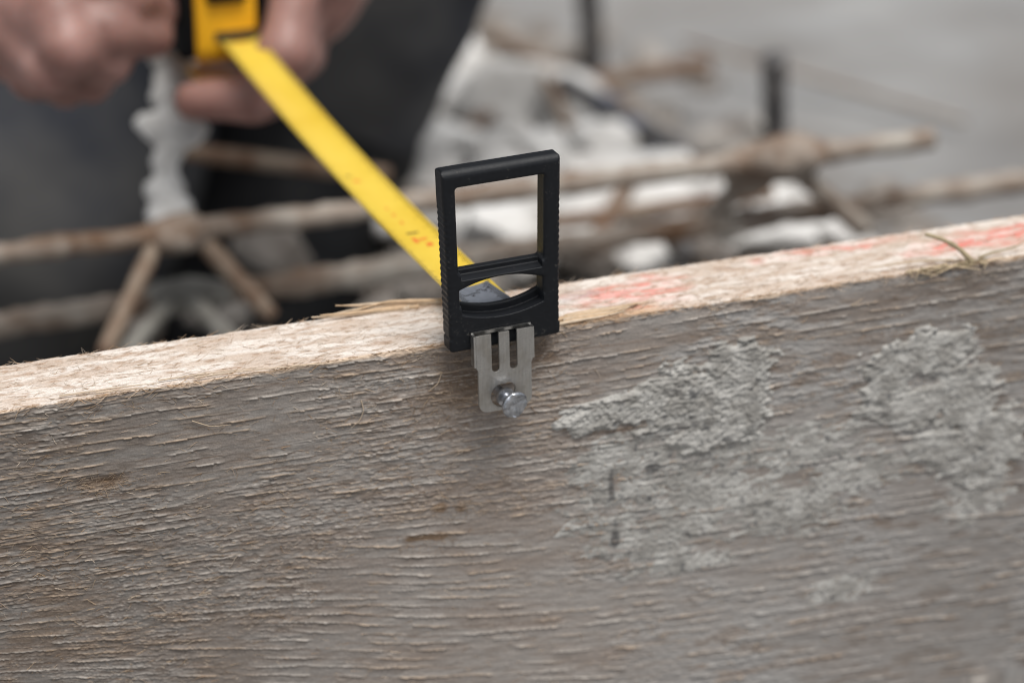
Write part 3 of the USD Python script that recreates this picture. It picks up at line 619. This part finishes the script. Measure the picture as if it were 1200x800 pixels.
# case
def make_case():
    d = unit([BD[0], BD[1], BD[2] * 0.3]); s = unit(np.cross(d, [0, 0, 1.0])); u = np.cross(s, d)     # d back, s right, u up
    mouth = B1 - 0.002 * BU
    def place(mesh): return transform(mesh, d, s, u, mouth - 0.005 * s)
    cs = m3.CrossSection
    prof = cs([rounded([(0, -0.0015), (0.004, -0.0065), (0.060, -0.0065), (0.068, 0.006), (0.064, 0.042), (0.046, 0.056), (0.016, 0.055), (-0.001, 0.036)], 0.012, 8)])
    if prof.area() < 0: prof = cs([[*reversed(rounded([(0, -0.006)], 0.0))]])
    def slab(pr, half, off=0.0, bev=0.0012):
        lay = []
        n = 5
        for i in range(n):
            a0 = math.pi / 2 * i / n; a1 = math.pi / 2 * (i + 1) / n
            z0, z1 = half - bev + bev * math.sin(a0), half - bev + bev * math.sin(a1)
            lay.append(m3.Manifold.extrude(pr.offset(-bev * (1 - math.cos((a0 + a1) / 2)), m3.JoinType.Round), 2 * z1).translate((0, 0, -z1)))
        out = lay[0]
        for l in lay[1:]: out = out + l
        m = out.to_mesh(); v = m.vert_properties[:, :3]
        return np.stack([v[:, 0], v[:, 2] + off, v[:, 1]], 1), m.tri_verts[:, ::-1]
    cs_ = thing_case = UsdGeom.Xform.Define(stage, numbered(path_of(tape) + '/case')).GetPrim()
    obj('shell', place(slab(prof, 0.0122, 0, 0.002)), 'case_yellow', cs_, smooth=40)
    for sg in (-1, 1):
        obj('rubber_cheek', place(slab(prof.offset(-0.0015, m3.JoinType.Round), 0.0032, sg * 0.0146, 0.0018)), 'rubber_black', cs_, smooth=40)
    slot = trimesh.creation.box((0.004, 0.017, 0.0042)); slot.apply_translation((0.0016, 0.0035, 0.0050))
    obj('mouth_slot', place(slot), 'ink_black', cs_)
    lock = trimesh.creation.box((0.012, 0.013, 0.010)); lock.apply_translation((0.004, 0, 0.026))
    lk = m3.Manifold.hull(m3.Manifold.compose([m3.Manifold.sphere(0.002, 16).translate((x, y, z)) for x in (-0.002, 0.012) for y in (-0.006, 0.006) for z in (0.021, 0.031)])).to_mesh()
    obj('lock_button', place((lk.vert_properties[:, :3], lk.tri_verts)), 'rubber_black', cs_, smooth=40)
    lip = m3.Manifold.hull(m3.Manifold.compose([m3.Manifold.sphere(0.0022, 16).translate((x, y, -0.0165)) for x in (0.002, 0.030) for y in (-0.008, 0.008)])).to_mesh()
    obj('bottom_bumper', place((lip.vert_properties[:, :3], lip.tri_verts)), 'case_yellow', cs_, smooth=40)
    return d, s, u
make_case()

# ------------------------------------------------------------------ the kneeling worker
def worker():
    t = thing('person', 'worker in dark grey clothes kneeling behind the board, both hands holding the tape case', 'person')
    A = lambda x, y, d: at(x, y, d)
    head = np.array([-0.42, 0.42, 0.88]); neck = np.array([-0.45, 0.55, 0.76]); chest = np.array([-0.47, 0.68, 0.60]); pelvis = np.array([-0.42, 0.86, 0.19])
    shR, shL = np.array([-0.65, 0.60, 0.66]), np.array([-0.28, 0.62, 0.68])
    elR, elL = np.array([-0.60, 0.42, 0.37]), np.array([-0.10, 0.46, 0.41])
    wrR, wrL = A(-95, -75, 0.985), A(390, -135, 1.01)
    hipR, hipL = np.array([-0.50, 0.84, 0.18]), np.array([-0.33, 0.84, 0.18])
    knR, knL = np.array([-0.25, 0.52, -0.155]), np.array([0.045, 0.53, 0.25])
    anR, anL = np.array([-0.36, 0.93, -0.20]), np.array([-0.105, 0.585, -0.135])
    # --- hands
    def hand(wr, el, palm, fingers, thumb):
        pts = [wr, el] + [p for f in fingers + [thumb] for p in f] + palm
        P = np.array([p for p in pts if p is not el] + [wr + (el - wr) * 0.35])
        lo, hi = P.min(0) - 0.03, P.max(0) + 0.03
        G, o = grid(lo, hi, 0.0019)
        F = union([capsule(G, wr + (el - wr) * 0.4, wr, 0.036, 0.027), capsule(G, wr, palm[0], 0.026, 0.024)] + [capsule(G, palm[i], palm[i + 1], 0.021, 0.019) for i in range(len(palm) - 1)], 0.014)
        for f in fingers:
            F = smin(F, capsule(G, palm[0], f[0], 0.017, 0.0112), 0.010)
        for k, f in enumerate(fingers + [thumb]):
            r = [0.0098, 0.0102, 0.0097, 0.0084, 0.0115][k if len(fingers) == 4 or k < len(fingers) else 4]
            fr = union([capsule(G, f[0], f[1], r * 1.08, r * 1.0), capsule(G, f[1], f[2], r * 1.02, r * 0.93), capsule(G, f[2], f[3], r * 0.95, r * 0.78), capsule(G, f[1], f[1], r * 1.12, r * 1.12)], 0.003)
            F = smin(F, fr, 0.0035)
        return surface_nets(F, o, 0.0019)
    R_palm = [A(5, 10, 0.972), A(0, 50, 0.968)]
    R_f = [[A(25, -25, .950), A(108, -14, .928), A(158, 8, .934), A(190, 24, .950)],
           [A(10, 10, .944), A(82, 66, .922), A(128, 82, .938), A(112, 62, .960)],
           [A(0, 40, .945), A(62, 92, .930), A(108, 104, .946), A(92, 80, .966)],
           [A(-8, 65, .950), A(42, 100, .942), A(80, 113, .955), A(70, 92, .972)]]
    R_t = [A(-10, 0, .960), A(72, 32, .926), A(130, 46, .930), A(180, 54, .946)]
    L_palm = [A(372, -50, 0.995), A(362, 0, 0.995)]
    L_f = [[A(352, -40, .962), A(334, 62, .955), A(292, 116, .957), A(226, 118, .962)],
           [A(356, -30, .982), A(342, 62, .978), A(298, 116, .980), A(236, 116, .984)],
           [A(362, -20, 1.00), A(350, 62, 1.00), A(308, 114, 1.002), A(250, 112, 1.004)],
           [A(366, -10, 1.018), A(356, 50, 1.020), A(318, 100, 1.020), A(270, 98, 1.02)]]
    L_t = [A(372, -70, .975), A(350, -120, .962), A(312, -150, .960), A(268, -158, .965)]
    lift = UP * 0.0038 - RGT * 0.001
    hR = hand(wrR, elR, [p + lift for p in R_palm], [[p + lift for p in f] for f in R_f], [p + lift for p in R_t]); hL = hand(wrL, elL, L_palm, L_f, L_t)
    # --- body under the clothes, head with a face
    lo, hi = np.array([-0.84, 0.20, -0.26]), np.array([0.16, 1.12, 1.04]); hb = 0.011
    G, o = grid(lo, hi, hb)
    up = unit(head - neck)
    face = unit([0.05, -0.92, -0.38])
    B = union([ellipsoid(G, head, (0.078, 0.095, 0.115)), capsule(G, head + face * 0.03 - up * 0.05, head + face * 0.06 - up * 0.085, 0.05, 0.035), capsule(G, neck - up * 0.02, head - up * 0.05, 0.058, 0.055),
               capsule(G, head + face * 0.088 + up * 0.0, head + face * 0.108 - up * 0.03, 0.010, 0.015),
               capsule(G, head + face * 0.083 - up * 0.062 - [0.018, 0, 0], head + face * 0.083 - up * 0.062 + [0.018, 0, 0], 0.010, 0.010),
               ellipsoid(G, head + np.array([0.083, 0.01, -0.01]), (0.014, 0.022, 0.032)), ellipsoid(G, head - np.array([0.083, -0.01, 0.01]), (0.014, 0.022, 0.032))], 0.012)
    B = smin(B, union([capsule(G, pelvis, chest, 0.13, 0.15), capsule(G, chest, neck, 0.12, 0.06), capsule(G, shR, shL, 0.065, 0.065), capsule(G, shR, elR, 0.052, 0.042), capsule(G, shL, elL, 0.052, 0.042),
               capsule(G, elR, wrR, 0.042, 0.030), capsule(G, elL, wrL, 0.042, 0.030), capsule(G, hipR, hipL, 0.11, 0.11), capsule(G, hipR, knR, 0.085, 0.058), capsule(G, hipL, knL, 0.085, 0.058),
               capsule(G, knR, anR, 0.055, 0.04), capsule(G, knL, anL, 0.055, 0.04)], 0.04), 0.03)
    body = surface_nets(B, o, hb)
    def solid(m):
        v, q = m; f = np.vstack([q[:, [0, 1, 2]], q[:, [0, 2, 3]]])
        return m3.Manifold(m3.Mesh(np.asarray(v, np.float32), np.asarray(f, np.uint32)))
    try:
        mm = (solid(body) + solid(hR) + solid(hL))
        if mm.is_empty(): raise ValueError
        k = mm.to_mesh(); skin = (k.vert_properties[:, :3], k.tri_verts)
    except Exception:
        tri = lambda m: (m[0], np.vstack([m[1][:, [0, 1, 2]], m[1][:, [0, 2, 3]]]))
        skin = join([tri(body), tri(hR), tri(hL)])
    obj('body', skin, 'skin', t, smooth=50)
    for sg in (-1, 1):
        e = trimesh.creation.icosphere(2, 0.012); e.apply_translation(head + face * 0.082 + up * 0.012 + np.array([0.031 * sg, 0, 0]))
        obj('eye', e, 'eye_white', t, smooth=True)
    # --- clothes, with folds
    def folds(V, amp, sc, sd): return amp * (meshkit.fbm(V * sc, 3, sd) - 0.5) * 2
    def clothes(F, org, h, amp, sc, sd):
        V, Q = surface_nets(F, org, h)
        n = meshkit.arrays((V, Q), True)[2]
        return V + n * folds(V * np.array([1, 1, 0.8]), amp, sc, sd)[:, None], Q
    Gc, oc = grid(lo - [0.03, 0.03, 0.0], hi + [0.05, 0.1, 0], 0.0115)
    fR, fL = elR + (wrR - elR) * 0.80, elL + (wrL - elL) * 0.80
    J = union([capsule(Gc, pelvis + [0, 0.0, 0.05], chest, 0.165, 0.175), capsule(Gc, chest, neck - [0, 0, 0.03], 0.145, 0.075), capsule(Gc, shR, shL, 0.085, 0.085), capsule(Gc, shR, elR, 0.072, 0.062), capsule(Gc, shL, elL, 0.072, 0.062),
               capsule(Gc, elR, fR, 0.060, 0.048), capsule(Gc, elL, fL, 0.060, 0.048)], 0.045)
    obj('jacket', clothes(J, oc, 0.0115, 0.010, 14, 3), 'work_jacket', t, smooth=True)
    T = union([capsule(Gc, hipR, hipL, 0.135, 0.135), capsule(Gc, hipR, knR, 0.112, 0.088), capsule(Gc, hipL, knL, 0.108, 0.078), capsule(Gc, knR, anR, 0.085, 0.062), capsule(Gc, knL, anL + (knL - anL) * 0.1, 0.077, 0.060)], 0.045)
    obj('trousers', clothes(T, oc, 0.0115, 0.011, 16, 9), 'work_trousers', t, smooth=True)
    def boot(ank, toe):
        gz = float(ground_z(ank[0])) + 0.012
        heel = ank + unit([ank[0] - toe[0], ank[1] - toe[1], 0]) * 0.045; heel[2] = gz + 0.04
        ball = toe.copy(); ball[2] = gz + 0.036; a = ank.copy()
        l = np.minimum(np.minimum(heel, ball), a) - 0.08; hh = np.maximum(np.maximum(heel, ball), a) + np.array([0.08, 0.08, 0.12]); l[2] = gz - 0.01
        Gb, ob = grid(l, hh, 0.006)
        F = union([capsule(Gb, a + [0, 0, 0.08], a, 0.06, 0.055), capsule(Gb, a, heel, 0.055, 0.045), capsule(Gb, heel, ball, 0.045, 0.046), capsule(Gb, a, ball, 0.05, 0.045)], 0.02)
        F = np.maximum(F, gz - Gb[2])
        return surface_nets(F, ob, 0.006)
    obj('boot', boot(anL, np.array([-0.125, 0.46, 0])), 'rubber_black', t, smooth=True)
    obj('boot', boot(anR + [0, 0.02, 0.02], np.array([-0.37, 1.02, 0])), 'rubber_black', t, smooth=True)
    Gh, oh = grid(head - 0.15, head + 0.16, 0.007)
    Hh = np.maximum(ellipsoid(Gh, head - face * 0.012 + up * 0.012, (0.088, 0.104, 0.122)), -((Gh[0] - head[0]) * (up - 0.8 * face)[0] + (Gh[1] - head[1]) * (up - 0.8 * face)[1] + (Gh[2] - head[2]) * (up - 0.8 * face)[2] - 0.012))
    obj('hair', clothes(Hh, oh, 0.007, 0.004, 60, 4), 'hair_brown', t, smooth=True)
worker()

# ------------------------------------------------------------------ reinforcing steel behind the board
def rough_bar(p0, p1, r, sd, amp=0.22, seg=None, ribs=0.0, bow=0.0, sides=12):
    p0, p1 = np.asarray(p0, float), np.asarray(p1, float); L = np.linalg.norm(p1 - p0)
    n = seg or max(8, int(L / 0.004)); t = np.linspace(0, 1, n)
    P = p0 + t[:, None] * (p1 - p0) + (bow * np.sin(np.pi * t))[:, None] * np.array([0, 0, 1.0])
    R = np.full(n, r) * (1 + (ribs * (np.arange(n) % 3 == 0)))
    v, f = tube(P, R, sides)
    c = np.vstack([np.repeat(P, sides, 0), P[0], P[-1]])
    k = 1 + amp * (meshkit.fbm(v * 70, 3, sd) - 0.45) * 2
    return c + (v - c) * k[:, None], f
A0, A1, B0r, B1r = at(-260, 330, 0.945), at(1092, 163, 1.085), at(-260, 416, 0.985), at(1500, 170, 1.16)
def line_at(P, Q, px):
    best = min(np.linspace(0, 1, 1200), key=lambda t: abs(((P + (Q - P) * t - EYE) @ RGT) / ((P + (Q - P) * t - EYE) @ FWD) * FPX + 600 - px))
    return P + (Q - P) * best
girder = thing('lattice_girder', 'rusty lattice girder with two long mortar-caked bars lying behind the board', 'lattice girder')
obj('top_chord', rough_bar(A0, A1, 0.0044, 3, 0.40, ribs=0.10), 'caked_bar', girder, smooth=True)
obj('bottom_chord', rough_bar(B0r, B1r, 0.0051, 5, 0.40, ribs=0.10), 'caked_bar', girder, smooth=True)
for (ax, bx, by, bd, m) in ((188, 122, 415, 0.97, 'rusty_bar'), (228, 318, 372, 1.00, 'rusty_bar'), (900, 822, 262, 1.09, 'caked_bar'), (915, 1012, 268, 1.10, 'caked_bar')):
    obj('diagonal', rough_bar(line_at(A0, A1, ax), at(bx, by, bd), 0.0036 if m == 'rusty_bar' else 0.0046, 7 + bx, 0.3), m, girder, smooth=True)
for bx, ex, ey in ((198, 150, 415), (222, 275, 405)):
    obj('diagonal', rough_bar(line_at(B0r, B1r, bx), at(ex, ey, 0.96), 0.0040, 7 + ex, 0.40), 'mortar_grey', girder, smooth=True)
def lumps(name, parent, centers, mat_, k=0.006, amp=0.0035, h=0.003):
    C = np.array([c for c, r in centers]); Rm = max(max(np.atleast_1d(r)) for c, r in centers) + 0.012
    G, o = grid(C.min(0) - Rm, C.max(0) + Rm, h)
    F = union([ellipsoid(G, c, np.broadcast_to(r, 3)) for c, r in centers], k)
    V, Q = surface_nets(F, o, h); n = meshkit.arrays((V, Q), True)[2]
    V = V + n * (amp * 2 * (meshkit.fbm(V * 90, 3, 3) - 0.5))[:, None]
    return obj(name, (V, Q), mat_, parent, smooth=True)
lumps('mortar_lump', girder, [(line_at(A0, A1, 200), (0.012, 0.008, 0.008)), (line_at(A0, A1, 222), (0.009, 0.007, 0.007))], 'caked_bar')
lumps('mortar_lump', girder, [(line_at(A0, A1, 905), (0.022, 0.010, 0.009)), (line_at(A0, A1, 930), (0.014, 0.010, 0.010)), (at(878, 205, 1.075), (0.012, 0.01, 0.01))], 'caked_bar')
lumps('mortar_lump', girder, [(line_at(B0r, B1r, 205), (0.018, 0.008, 0.008)), (line_at(B0r, B1r, 240), (0.014, 0.007, 0.007))], 'mortar_grey')
rod = thing('mortar_caked_rod', 'upright rod caked in white mortar lumps rising beside the tape case', 'rod')
rp = [(199, 262, 10), (190, 254, 8), (206, 246, 8), (197, 236, 8), (191, 222, 8.5), (199, 214, 8), (196, 203, 7), (192, 190, 8), (201, 184, 7.5), (195, 175, 6), (200, 165, 6.5), (184, 150, 8), (174, 144, 6.5), (198, 141, 8), (214, 147, 8.5), (226, 152, 7), (221, 164, 6), (200, 124, 6), (194, 114, 7), (201, 102, 9), (192, 94, 7), (209, 90, 8), (204, 78, 8.5), (193, 68, 8), (201, 58, 6.5), (192, 46, 7), (198, 32, 6)]
lumps('mortar_crust', rod, [(at(x, y, 1.004), np.array([1, 0.9, 0.8]) * r * 0.84 / 1000) for x, y, r in rp], 'mortar_white', 0.0011, 0.0035, 0.0022)
obj('steel_core', rough_bar(at(199, 275, 1.004), at(193, -20, 1.004), 0.0035, 4, 0.2), 'rusty_bar', rod, smooth=True)

def steel(name, label, cat, p0, p1, r, m, sd, ribs=0.0, group=None):
    o = obj(name, rough_bar(p0, p1, r, sd, 0.18, ribs=ribs), m, None, smooth=True); say(o, label, cat, group)
def foot(p):                                    # the ground below a point
    return np.array([p[0], p[1], float(ground_z(p[0])) - 0.02])
tp = at(907, 66, 1.30); steel('starter_bar', 'dark ribbed starter bar standing upright behind the girder at right', 'rebar', tp, foot(tp + [0.012, 0.02, 0]), 0.0066, 'dark_bar', 2, 0.12)
tp = at(686, -60, 1.62); steel('starter_bar', 'blurred dark starter bar standing behind the white rubble', 'rebar', tp, foot(tp + [0.01, 0.02, 0]), 0.0075, 'dark_bar', 3, 0.12)
steel('loose_bar', 'thin brown bar lying in the dark between boot and tape', 'rebar', at(205, 176, 1.13), at(455, 206, 1.16), 0.0042, 'rusty_bar', 6)
steel('loose_bar', 'brown bar lying across the top of the rubble left of the far starter bar', 'rebar', at(596, 112, 1.60), at(832, 76, 1.62), 0.0062, 'rusty_bar', 8)
steel('loose_bar', 'rusty bar slanting down through the rubble to the girder', 'rebar', at(575, 42, 1.60), at(742, 128, 1.50), 0.0055, 'rusty_bar', 9)
steel('loose_bar', 'dark bar slanting over the right flank of the rubble', 'rebar', at(660, 100, 1.45), at(812, 184, 1.30), 0.0062, 'dark_bar', 10)
steel('loose_bar', 'brown bar lying low across the rubble behind the black frame', 'rebar', at(640, 216, 1.22), at(860, 196, 1.25), 0.005, 'rusty_bar', 12)
for (a, b, da, db, rr, mm_, lb) in (((428, 168), (566, 196), 1.40, 1.36, .0040, 'dark_bar', 'dark thin bar across the left foot of the white heap'), ((462, 196), (708, 208), 1.32, 1.30, .0044, 'dark_bar', 'dark bar running along the front of the white heap above the frame'),
        ((545, 150), (640, 108), 1.48, 1.50, .0036, 'rusty_bar', 'short brown bar between the two highest rows of white stones'), ((640, 92), (690, 200), 1.46, 1.36, .0040, 'rusty_bar', 'steep brown bar right of the large rounded stone'),
        ((640, 262), (905, 226), 1.15, 1.18, .0036, 'rusty_bar', 'thin brown bar over the flat white stones right of the frame'), ((688, 296), (742, 205), 1.12, 1.22, .0040, 'rusty_bar', 'slanting brown bar behind the right post of the frame'),
        ((800, 48), (1130, 142), 1.74, 1.60, .0024, 'caked_bar', 'thin faint brown bar lying on the bare concrete at upper right'),
        ((800, 300), (872, 205), 1.11, 1.2, .0036, 'dark_bar', 'slanting dark bar left of the right girder fork'), ((590, 66), (690, 92), 1.62, 1.60, .004, 'dark_bar', 'thin dark bar beside the peak of the heap')):
    steel('loose_bar', lb, 'rebar', at(*a, da), at(*b, db), rr, mm_, int(a[0]))
def bent_wire():
    t = np.linspace(0, 1, 60)
    P = np.array([at(700 + 80 * a + 14 * math.sin(a * 17), 118 + 60 * a + 14 * math.cos(a * 14), 1.42 - 0.1 * a) for a in t])
    say(obj('bent_wire', tube(P, 0.0040, 8), 'blue_wire', None, smooth=True), 'crumpled blue-grey tie wire on the right side of the rubble', 'wire')
bent_wire()

# ------------------------------------------------------------------ pale rubble
rs = np.random.default_rng(21)
def stone_mesh(r, sd, flat=0.75, sub=3):
    s = trimesh.creation.icosphere(sub, 1.0); v = np.array(s.vertices)
    rr = np.random.default_rng(sd)
    d = rr.normal(size=(15, 3)); d /= np.linalg.norm(d, axis=1, keepdims=True); c = rr.uniform(0.52, 0.84, 15)
    k = np.min(np.where(v @ d.T > 0.05, c / np.maximum(v @ d.T, 0.05), 9), 1); k = np.minimum(k, 1.12)
    v = v * k[:, None]
    v *= 1 + 0.16 * (meshkit.fbm(v * 4 + sd, 3, 4) - 0.5)[:, None]
    return v * np.array([1, 0.85, flat]) * r * 1.06, np.array(s.faces)
STONES = [  # photo x, y, distance, half width mm, flatness, kind
    (540, 62, 1.72, 24, 0.8, 0), (515, 92, 1.66, 36, 0.6, 0), (560, 100, 1.63, 38, 0.6, 0), (600, 84, 1.70, 26, 0.7, 1), (632, 98, 1.62, 26, 0.6, 0), (490, 118, 1.60, 30, 0.7, 0),
    (530, 132, 1.55, 46, 0.62, 0), (630, 142, 1.50, 50, 0.75, 0), (575, 150, 1.52, 26, 0.7, 0), (470, 150, 1.52, 30, 0.7, 0), (690, 165, 1.42, 30, 0.6, 0), (700, 140, 1.50, 24, 0.6, 1),
    (455, 190, 1.42, 42, 0.65, 0), (520, 182, 1.44, 40, 0.55, 0), (590, 190, 1.40, 36, 0.6, 0), (660, 188, 1.38, 34, 0.55, 0), (730, 178, 1.37, 36, 0.5, 0), (500, 222, 1.33, 46, 0.5, 0), (575, 232, 1.30, 44, 0.55, 0),
    (640, 240, 1.28, 36, 0.55, 0), (600, 272, 1.24, 34, 0.6, 0), (556, 272, 1.25, 26, 0.6, 0), (715, 225, 1.28, 46, 0.42, 0), (790, 208, 1.29, 42, 0.4, 0), (770, 246, 1.23, 48, 0.4, 0), (850, 240, 1.24, 38, 0.4, 0),
    (700, 268, 1.20, 38, 0.4, 0), (760, 286, 1.17, 36, 0.4, 0), (835, 272, 1.19, 36, 0.4, 0), (905, 282, 1.17, 30, 0.4, 0), (955, 268, 1.19, 38, 0.4, 0), (905, 240, 1.23, 30, 0.4, 0), (645, 298, 1.18, 28, 0.5, 0),
    (320, 290, 1.16, 24, 0.7, 1), (660, 112, 1.56, 24, 0.6, 1), (745, 150, 1.44, 22, 0.6, 1), (480, 240, 1.28, 26, 0.5, 1), (590, 210, 1.36, 22, 0.5, 1), (690, 300, 1.14, 26, 0.4, 1), (820, 300, 1.13, 26, 0.4, 1),
    (1040, 246, 1.2, 20, 0.5, 1), (415, 215, 1.36, 24, 0.6, 1), (440, 250, 1.27, 26, 0.5, 0), (530, 250, 1.27, 30, 0.5, 0), (560, 45, 1.78, 18, 0.7, 1)]
SPECIAL = {0: 'topmost pale stone at the peak of the white heap', 7: 'large rounded pale stone just above the top right corner of the black frame', 6: 'broad pale stone above the top left corner of the black frame',
           17: 'pale stone lying against the right edge of the yellow blade', 24: 'flat white stone right of the frame between the two girder bars', 30: 'flat pale stone under the right-hand fork of the girder', 33: 'small grey stone between the girder bars left of the blade'}
for i, (x, y, d, r, fl, kd) in enumerate(STONES):
    v, f = stone_mesh(r / 1000, 100 + i, fl)
    a = rs.uniform(0, 6.28); ca, sa = math.cos(a), math.sin(a)
    tl = rs.uniform(-0.45, 0.45); v = np.stack([v[:, 0], v[:, 1] * math.cos(tl) - v[:, 2] * math.sin(tl), v[:, 1] * math.sin(tl) + v[:, 2] * math.cos(tl)], 1)
    v = np.stack([v[:, 0] * ca - v[:, 1] * sa, v[:, 0] * sa + v[:, 1] * ca, v[:, 2]], 1) + at(x, y, d)
    o = obj('rubble_stone', (v, f), 'grey_stone' if kd else 'pale_stone', None, smooth=28)
    if i in SPECIAL: say(o, SPECIAL[i], 'stone'); continue
    say(o, 'brownish grey broken stone in the rubble behind the hook' if kd else 'pale broken stone in the white rubble behind the hook', 'stone', 'brownish stones in the rubble' if kd else 'pale stones in the rubble')
def rubble_bed():
    # the heap that carries the stones: a mound of small broken pieces
    parts = []
    for (x, y, d, r, fl, kd) in STONES:
        c = at(x, y, d); g = float(ground_z(c[0]))
        n = 26
        for _ in range(n):
            p = c + rs.normal(0, 1, 3) * np.array([0.045, 0.04, 0.0]); top = c[2] - r * fl * 0.0007 - 0.014
            p[2] = rs.uniform(g, max(g + 0.01, top))
            v, f = stone_mesh(rs.uniform(0.010, 0.024), int(rs.integers(1e6)), 0.7, 1)
            parts.append((v + p, f))
        for z in np.arange(g, c[2] - r * fl * 0.0006 - 0.030, 0.035):          # a core so that nothing hangs in the air
            v, f = stone_mesh(0.040, int(rs.integers(1e6)), 0.8, 1); parts.append((v + [c[0], c[1] + 0.01, z], f))
    say(obj('rubble', join(parts), 'pale_rubble', None, smooth=20), 'bed of small broken grey rubble under the pale stones', 'rubble', kind='stuff')
rubble_bed()

# ------------------------------------------------------------------ cement on the board's face, larger splinters
cement('thick', 52, 33, 46, 31, [(40, 30.5, 20, 5.5), (58, 26, 16, 8), (74, 23, 13, 9), (28, 33, 13, 4.5), (60, 33, 20, 9), (79, 32, 9, 10), (50, 32, 18, 6), (70, 42, 16, 8)], 1.15, 1, 'large rough crust of grey cement right of the hook plate', 0.95)
cement('right', 138, 42, 40, 40, [(127, 34, 11, 11), (141, 29, 14, 10), (134, 46, 17, 10), (152, 44, 14, 14), (160, 64, 16, 14), (146, 62, 12, 8)], 0.85, 2, 'grey cement patch near the right end of the view', 0.7)
cement('low', 68, 66, 70, 46, [(28, 50, 10, 7), (45, 48, 22, 9), (66, 52, 26, 10), (38, 60, 20, 7), (66, 66, 28, 10), (98, 54, 20, 10), (92, 76, 24, 9), (48, 78, 26, 7), (34, 70, 16, 5), (118, 66, 18, 9), (56, 88, 18, 4)], 0.22, 3, 'thin scraped film of cement below the thick patch', 0.58)
cement('low_right', 130, 96, 54, 36, [(112, 108, 16, 7), (160, 84, 16, 11)], 0.15, 4, 'thin cement film low on the right of the board', 0.55)
def make_splinters():
    tan, ora, gre = (0.47, 0.37, 0.27), (0.45, 0.32, 0.205), (0.30, 0.24, 0.15)
    # torn strip lifting off the far arris left of the hook
    for k in range(6):
        y0 = rng.uniform(27, 30)
        splinter([(-20 + 3 * k, y0, 0.1), (-30 + 2.6 * k, y0 + 0.4, 0.6 + 0.2 * k), (-41 + 2.8 * k, y0 + 0.5 + rng.normal(0, .4), 1.1 + 0.35 * k), (-50 + 2.6 * k, y0 + 0.2 + rng.normal(0, .9), 2.2 + rng.uniform(-1.3, 2.2))], 0.95, 0.16, ora if k % 2 else tan, sd=k)
    # orange split strips along the near arris right of the hook
    for k in range(8):
        u0 = 17 + rng.uniform(0, 6); L = rng.uniform(14, 30); w0 = 0.3 + 0.75 * k
        splinter([(u0, w0, 0.25), (u0 + L * 0.35, w0 + 0.1, 0.55), (u0 + L * 0.7, w0 + 0.3, 0.5), (u0 + L, w0 + 0.5, 0.7 + rng.uniform(0, .8))], 0.55, 0.15, ora if k % 3 else tan, sd=20 + k)
    # tuft and twig at the right
    splinter([(153, 0.4, -0.4), (151, 0.4, 2.2), (148, 1.4, 5.4), (143, 3.0, 8.4), (138.5, 4.5, 9.8)], 1.05, 0.5, gre, sd=40)
    splinter([(156, 2.0, 0.4), (160, 1.2, 1.8), (168, 1.0, 2.6), (172, 2.0, 4.0)], 0.45, 0.15, gre, sd=41)
    splinter([(150, 2.0, 0.4), (141, 2.2, 1.8), (128, 3.0, 2.2), (118, 4.0, 1.4)], 0.40, 0.12, tan, sd=42)
    for k in range(30):
        u0 = rng.uniform(130, 156)
        splinter([(u0, 0.6, 0.0), (u0 + rng.normal(0, 2), -0.6, 0.4 + rng.uniform(-1, 1)), (u0 + rng.normal(-1, 4), -1.2 + rng.normal(0, .6), rng.uniform(-2.5, 1.5))], 0.42, 0.10, (0.46, 0.36, 0.24) if k % 3 else gre, sd=50 + k)
    # straws lying on the near arris left of the hook, single curled fibres on the face
    for a in ([(-90, 1.0, 0.6), (-78, 0.6, 0.7), (-66, 0.0, 0.2), (-58, -0.6, -0.4)], [(-100, 3, 0.5), (-86, 2.0, 0.8), (-70, 1.4, 0.5)], [(-62, 0.2, 0.0), (-50, -0.8, -0.6), (-40, -0.7, -0.2)],
              [(-118, 1.2, 0.4), (-106, 0.2, 0.3), (-98, -0.6, -0.6)], [(-128, 2.5, 0.5), (-112, 1.6, 0.9), (-100, 1.4, 0.5)]):
        splinter(a, 0.26, 0.08, tan, sd=70)
    for a in ([(-42.5, -0.5, -14), (-42.0, -1.2, -17), (-43.5, -1.3, -20), (-46, -0.9, -22)], [(-18, -0.6, -9), (-19.5, -1.5, -12), (-22.5, -1.3, -14)], [(-92, -0.6, -12), (-87, -1.0, -14.5), (-81, -0.8, -15)], [(112, -0.5, -8.0), (114, -1.0, -6.8), (116, -0.7, -6.0)]):
        splinter(a, 0.15, 0.06, (0.40, 0.31, 0.22), sd=80)
make_splinters()
